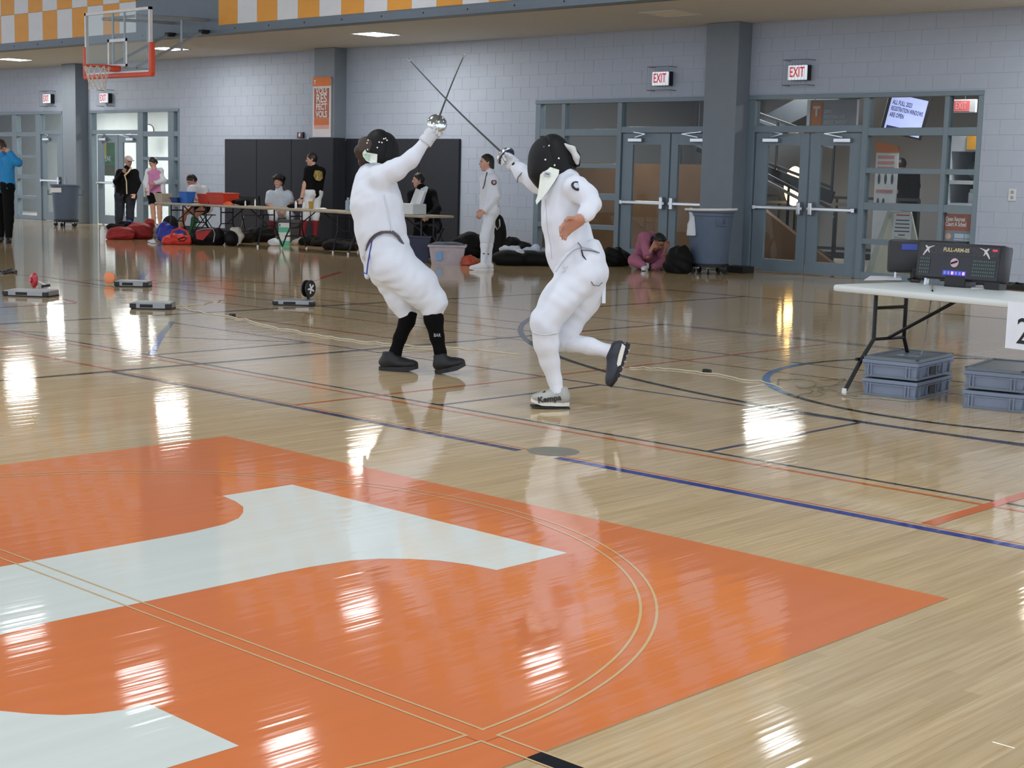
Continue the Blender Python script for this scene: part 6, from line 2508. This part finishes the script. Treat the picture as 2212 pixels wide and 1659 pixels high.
g1 = G(143, 489)
t1 = trash('grey trash can on a dolly by the far left column', g1, .25, .31, .92, False)
q = MB()
c = g1 - CF * [1, 1, 0] * .325 + np.array([0, 0, .80]) - CR * .12
q.box(0, 0, 0, 0, 0, 0)
q = MB()
q.bar(c - CR * .12, c + CR * .12, .012, .10, (0, 0, 1))
q.build('paper_label', M_WHITE, t1)
small('spray_bottle', 'clear bottle standing on the left trash can rim', 'bottle', g1 + CR * .02 + np.array([0, 0, .90]), [(.001, 0), (.04, 0), (.04, .12), (.015, .17), (.015, .21), (.001, .21)], mat('bottle_grey_clear', '#9aa4b2', .2))
g2 = G(1533, 592) + CF * [1, 1, 0] * .15
t2 = trash('large blue grey trash can in front of the right column', g2, .27, .33, .93, True)
q = MB()
q.tube([g2 + CR * math.cos(a) * .37 * 1.0 + CF * [1, 1, 0] * math.sin(a) * .37 + np.array([0, 0, .93]) for a in np.linspace(-math.pi, 0, 16)], .018, 6)
q.build('liner_edge', M_WHITE, t2, True)
S = SDF(.012, .02)
P = lambda x, y, d=0: AT(x, y, DEP(g2) - .36 + d)
S.chain([P(1493, 453, .15), P(1496, 470, .1), P(1494, 488, .1), P(1493, 509, .1)], [.035, .04, .055, .07], 'b')
S.cut.append((P(1493, 480, .145), CF))
S.cut.append((P(1493, 480, .06), -CF))
S.mesh('hanging_liner', mat('liner_white', '#ccd3da', .5), t2, fold=.004)
q = MB()
q.box(-13.25, -12.9, 18.55, 18.83, 0, .10, .01)
tag(q.build('dolly_base', M_DARK), 'low black block on the floor by the right column', 'block')

# ================================================================= BEHIND THE GLASS
# lobby stair: brown panelled side wall and railings
q = MB()
YS = 21.6
q.prism([(-19.9, 0), (-13.2, 0), (-15.9, 1.62), (-19.9, 1.62)], lambda a, b: (a, YS, b), lambda a, b: (a, YS + .12, b))
tag(q.build('stair_side_wall', M_BROWN), 'brown panelled side of the lobby stair behind the middle doors', 'stair', (None), 'structure')
M_RAIL = mat('rail_dark', '#3c4146', .45, metal=.3)
M_RAILL = mat('rail_steel', '#878d92', .35, metal=.6)


def railing(label, p0, p1, y, n, h=.9):
    (xa, za), (xb, zb) = p0, p1
    t = thing('stair_railing', label, 'railing', ((xa + xb) / 2, y, 0), group='lobby railings')
    for dz, m in ((h, M_RAIL), (h - .12, M_RAILL), (.08, M_RAIL)):
        q = MB()
        q.bar((xa, y, za + dz), (xb, y, zb + dz), .05, .05)
        q.build('rail', m, t)
    for i in range(n + 1):
        w = i / n
        q = MB()
        x, z = xa + (xb - xa) * w, za + (zb - za) * w
        q.bar((x, y, max(z, 0.0)), (x, y, z + h), .035, .035, (1, 0, 0))
        q.build('post', M_RAIL, t)
    q = MB()
    q.bar((xa, y + .05, za - .1), (xb, y + .05, zb - .1), .06, .22)
    q.build('stringer', M_RAIL, t)
    return t


railing('dark stair railing descending behind the right doors', (-17.2, 1.35), (-13.9, -.0), 22.6, 7)
railing('upper stair railing seen through the top panes', (-17.6, 3.0 - .9), (-14.6, 1.2), 23.6, 5)
railing('level dark railing near the lobby floor behind the right doors', (-16.5, 0.1), (-13.2, 0.1), 24.2, 8, 1.0)
# stair flight rising to the upper left behind the transom
q = MB()
q.prism([(-17.5, 1.9), (-14.2, 3.3), (-15.2, 3.3), (-17.5, 2.3)], lambda a, b: (a, 24.6, b), lambda a, b: (a, 25.2, b))
tag(q.build('stair_flight', M_RAIL), 'dark underside of the upper stair flight in the lobby', 'stair', None, 'structure')
# glowing globe on a post, for a bright disc of unknown source
d_ = ray(1716, 402)
gp = CPOS + d_ * (24.0 / d_[1])
t = thing('glowing_globe', 'glowing warm round shape behind the left leaf of the right doors', 'lamp', gp)
q = MB()
q.ell(gp, (.21, .12, .36), None, 20, 12)
q.build('globe', mat('globe_glow', '#ffc476', .4, emit=11), t, True)
q = MB()
q.tube([gp + np.array([0, .05, -.3]), np.array([gp[0], gp[1] + .05, 0])], .02, 6)
q.build('stem', M_RAIL, t)
# screen
sc = WP(1958, 246, 22.4)
t = thing('wall_screen', 'tilted lobby screen showing a registration notice', 'screen', sc)
a0 = -.12
ex = nz(np.array([.78, .62, -.20]))
ey = nz(np.array([.06, .0, 1.0]))
fr = frame(sc, ex, ey)
q = MB(fr)
q.box(-.34, .34, -.36, .36, -.06, -.01, .01)
q.build('bezel', M_BLACK, t)
q = MB(fr)
q.box(-.29, .29, -.33, .27, -.01, -.004)
q.build('display', mat('screen_glow', '#b4bdf0', .4, emit=.55), t)
M_ST = mat('screen_text', '#2c2f66', .4, emit=.25)
for tx, yy in (('ALL FULL 2023', .14), ('REGISTRATION WINDOWS', .04), ('ARE OPEN', -.06)):
    text('screen_line', tx, .10, fr @ Matrix.Translation((-.26, yy, -.001)), M_ST, t, .42 if len(tx) > 15 else .5, .0005, 'LEFT', .002)
q = MB(fr)
q.box(-.26, -.05, -.30, -.235, -.004, 0)
q.build('screen_button', M_ST, t)
q = MB(fr)
q.box(.19, .25, -.28, -.23, -.004, 0)
q.build('screen_mark', mat('screen_mark', '#d07a50', .4, emit=.3), t)
q = MB()
q.tube([sc + np.array([0, .05, .3]), (sc[0], sc[1] + .05, 3.3)], .03, 6)
q.build('ceiling_mount', M_RAIL, t)
# second exit sign inside
p = WP(2082, 229, 22.0)
t = thing('exit_sign', 'faint red exit sign hanging inside the lobby at right', 'sign', p)
q = MB()
q.box(p[0] - .2, p[0] + .2, p[1], p[1] + .05, p[2] - .1, p[2] + .1, .01)
q.build('housing', mat('sign_grey_white', '#c9cdd2', .5), t)
q = MB()
q.box(p[0] - .19, p[0] + .1, p[1] - .006, p[1], p[2] - .08, p[2] + .08)
q.build('face', mat('sign_red', '#cf6a6c', .5, emit=.35), t)
text('lettering', 'EXIT', .15, wallframe(p[0] - .045, p[1] - .009, p[2]), mat('sign_red2', '#e59a98', .5, emit=.4), t, .6)
q = MB()
q.tube([(p[0], p[1] + .03, p[2] + .1), (p[0], p[1] + .03, 3.3)], .01, 6)
q.build('stem', M_RAIL, t)
# hanging direction sign in the transom
p0, p1 = WP(1748, 216, 21.6), WP(1832, 268, 21.6)
t = thing('direction_sign', 'curved hanging sign listing stretching and indoor track', 'sign', ((p0[0] + p1[0]) / 2, 21.6, p1[2]))
q = MB()
q.box(p0[0], p1[0] + .15, 21.6, 21.66, p1[2] - .05, p0[2], .01)
q.build('board', mat('sign_board_grey', '#9a9ca2', .35), t)
q = MB()
q.box(p0[0] + .06, p0[0] + .26, 21.59, 21.6, p1[2] - .02, p0[2] - .04)
q.build('orange_block', mat('sign_orange', '#d27b3c', .5), t)
q = MB()
q.box(p0[0] - .02, p0[0] + .04, 21.58, 21.67, p1[2] - .05, p0[2])
q.build('edge', M_WHITE, t)
M_SL = mat('sign_letter', '#d5d8da', .5)
text('emblem', 'T', .22, wallframe(p0[0] + .16, 21.585, (p0[2] + p1[2]) / 2), M_SL, t, .9, .001, bold=.01)
for i, tx in enumerate(('INDOOR TRACK & P', 'STRETCHING & FIT', 'OUP 2')):
    text('lettering', tx, .075, wallframe(p0[0] + .30, 21.59, p1[2] + .03 + i * .085), M_SL, t, .62, .001, 'LEFT', .001)
for xx in (p0[0] + .1, p1[0]):
    q = MB()
    q.tube([(xx, 21.63, p0[2]), (xx, 21.63, 3.3)], .008, 6)
    q.build('hanger', M_RAIL, t)
# information board
pA, pB = WP(1894, 310, 22.6), WP(1934, 436, 22.6)
t = thing('info_board', 'tall white notice board with orange arched top in the lobby', 'notice board', ((pA[0] + pB[0]) / 2, 22.6, 0))
xl, xr, zt, zb = pA[0], pB[0], pA[2], pB[2]
q = MB()
q.box(xl, xr, 22.6, 22.63, 0.0, zt - .14)
q.build('board', mat('board_white', '#d6dadd', .5), t)
q = MB()
q.prism([(xl, zt - .15), (xr, zt - .15), (xr, zt - .05), ((xl + xr) / 2, zt), (xl, zt + .02)], lambda a, b: (a, 22.59, b), lambda a, b: (a, 22.63, b))
q.build('orange_top', mat('board_orange', '#cf7430', .5), t)
for z_ in (zt - .22, zt - .31, zt - .40, zt - .78):
    q = MB()
    q.box(xl + .04, xr - .06, 22.592, 22.6, z_ - .03, z_ + .025)
    q.build('heading_bar', mat('board_pinkred', '#c08a86', .5), t)
for i, (u, z_) in enumerate(((.2, zt - .58), (.5, zt - .58), (.8, zt - .58), (.2, zt - .98), (.45, zt - .98))):
    q = MB()
    q.ell((xl + (xr - xl) * u, 22.597, z_), (.025, .004, .09), None, 10, 6)
    q.build('silhouette', mat('board_print', '#4a5058', .5), t)
# white shelving with dark bays at right
pA, pB = WP(2050, 292, 22.2), WP(2112, 440, 22.2)
t = thing('shelf_unit', 'white shelf unit with dark bays behind the rightmost panes', 'shelf', ((pA[0] + pB[0]) / 2, 22.2, 0))
xl, xr, zt, zb = pA[0] - .1, pB[0] + .5, pA[2] + .02, pB[2]
M_SH = mat('shelf_white', '#c6cbd2', .5)
q = MB()
q.box(xl, xr, 22.9, 22.95, 0, zt)
q.build('back', M_DARK, t)
for a, c in ((xl, xl + .16), (xr - .05, xr)):
    q = MB()
    q.box(a, c, 22.2, 22.9, 0, zt)
    q.build('side', M_SH, t)
for z_, hh in ((zt - .27, .27), (zt - .78, .06), (zt - 1.12, .05), (.9, .04), (.5, .04)):
    q = MB()
    q.box(xl + .16, xr - .05, 22.2, 22.9, z_, z_ + hh)
    q.build('shelf', M_SH, t)
q = MB()
q.box(xl + .42, xl + .60, 22.18, 22.2, zt - .24, zt - .02)
q.build('yellow_tag', mat('tag_yellow', '#e0a233', .5), t)
for lab, xx, z_, m, sz in (('green ball on the upper lobby shelf', xl + .5, zt - .72 + .16, mat('ball_green', '#24503c', .5), .16), ('stacked white jar on the lower lobby shelf', xl + .48, zt - 1.07 + .10, M_WHITE, .08)):
    q = MB()
    q.ell((xx, 22.45, z_), sz) if sz > .1 else q.lathe([(.001, -.1), (.08, -.1), (.08, .06), (.06, .08), (.06, .12), (.001, .12)], 14, (xx, 22.4, z_))
    tag(q.build('ball' if sz > .1 else 'jar', m, None, True), lab, 'ball' if sz > .1 else 'jar')
# a-frame sign
g = G(1935, 575)
pa = WP(1900, 575, 20.6)
t = thing('a_frame_sign', 'cream folding floor sign with a printed notice behind the glass', 'sign', (pa[0] + .4, 20.6, 0))
M_AF = mat('a_frame_cream', '#c9cabd', .5)
xa, xb = WP(1880, 575, 20.6)[0], WP(1995, 575, 20.6)[0]
top = WP(1925, 456, 20.6)
q = MB()
q.add([(xa, 20.45, 0), (xa + .12, 20.45, 0), (top[0] + .0, 20.6, top[2]), (top[0] - .06, 20.6, top[2]), (xa, 21.05, 0), (xa + .12, 21.05, 0), (top[0], 20.9, top[2]), (top[0] - .06, 20.9, top[2])], [(0, 1, 2, 3), (7, 6, 5, 4), (0, 3, 7, 4), (1, 5, 6, 2), (3, 2, 6, 7), (0, 4, 5, 1)])
q.build('left_panel', M_AF, t)
q = MB()
q.add([(top[0] - .02, 20.6, top[2]), (top[0] + .28, 20.68, top[2]), (xb + .02, 20.62, 0), (xb - .34, 20.5, 0), (top[0] - .02, 20.64, top[2]), (top[0] + .28, 20.72, top[2]), (xb + .02, 20.66, 0), (xb - .34, 20.54, 0)], [(3, 2, 1, 0), (4, 5, 6, 7), (0, 1, 5, 4), (1, 2, 6, 5), (2, 3, 7, 6), (3, 0, 4, 7)])
q.build('right_panel', M_AF, t)
fa = frame((top[0] + .20, 20.60, top[2] - .28), (1, .25, 0), (-.13, .03, 1))
q = MB(fa)
q.box(-.14, .14, -.25, .25, 0, .004)
q.build('notice_sheet', M_WHITE, t)
for i, w in enumerate((.10, .105, .11, .115, .05, 0, .09)):
    if w:
        q = MB(fa)
        q.box(-w, w, .15 - i * .055 - .010, .15 - i * .055 + .008, .004, .006)
        q.build('print_line', mat('print_grey', '#55585e', .6), t)
q = MB(fa)
q.box(-.10, .10, .215, .235, .004, .006)
q.build('red_heading', mat('print_red', '#c8584a', .6), t)
# open recreation poster on the glass
pA, pB = (-10.085, .985), (-9.70, .58)
t = thing('poster', 'orange poster reading Open Recreation Court A Schedule in the right pane', 'poster', (-9.9, YW + .06, .58))
q = MB()
q.box(-10.095, -9.685, YW + .06, YW + .066, .60, .975)
q.build('sheet', mat('poster_rust', '#a8604a', .5, var=.12), t)
q = MB()
q.box(-10.09, -9.69, YW + .058, YW + .06, .60, .745)
q.build('lower_band', mat('poster_grey', '#8d8f99', .5), t)
for a, c, z0, z1 in ((-9.94, -9.80, .645, .705), (-9.79, -9.70, .645, .705), (-9.945, -9.80, .615, .632), (-9.79, -9.70, .615, .632)):
    q = MB()
    q.box(a, c, YW + .0565, YW + .058, z0, z1)
    q.build('info_block', mat('poster_pale', '#c3d2e4', .5), t)
q = MB()
q.lathe([(.001, .002), (.042, .002), (.045, 0)], 18, (-10.03, YW + .058, .665), (0, -1, 0))
q.build('ball_emblem', mat('poster_ball', '#c9a99c', .5, var=.3, vs=30), t)
for tx, z_ in (('Open Recreat', .90), ('Court A Sched', .83)):
    text('lettering', tx, .082, wallframe(-10.085, YW + .0565, z_), M_WHITE, t, .62, .0005, 'LEFT', .0015)
# corridor details
t = thing('wall_clock', 'round wall clock seen through the left glazing', 'clock', WP(321, 281, 22.6))
p = WP(321, 281, 22.6)
q = MB()
q.lathe([(.001, .03), (.14, .03), (.16, .02), (.16, 0)], 24, p, nz((.6, -.8, 0)))
q.build('case', M_BLACK, t, True)
q = MB()
q.lathe([(.001, .036), (.13, .036), (.13, .03)], 24, p, nz((.6, -.8, 0)))
q.build('dial', M_WHITE, t)
pA, pB = WP(218, 305, 21.0), WP(250, 380, 21.0)
t = thing('poster', 'green and yellow poster behind the left glass door', 'poster', ((pA[0] + pB[0]) / 2, 21.0, pB[2]))
xl, xr, zt, zb = pA[0], pB[0], pA[2], pB[2]
q = MB()
q.box(xl, xr, 21, 21.02, zb, zt)
q.build('sheet', mat('poster_green', '#2f6b34', .5, var=.35, vs=4), t)
q = MB()
q.box(xl, xl + (xr - xl) * .38, 20.995, 21, zt - .42, zt)
q.build('yellow_part', mat('poster_yellow', '#c9b22e', .5), t)
q = MB()
q.box(xl, xr, 20.995, 21, zb, zb + .26)
q.build('olive_part', mat('poster_olive', '#4a4d28', .5, var=.3, vs=6), t)
text('lettering', 'EAK', .20, wallframe((xl + xr) / 2, 20.992, zb + .42), M_WHITE, t, .8)
q = MB()
for xx in (xl + .05, xr - .05):
    q.box(xx - .02, xx + .02, 21.0, 21.03, 0, zb)
q.build('stand', M_RAIL, t)
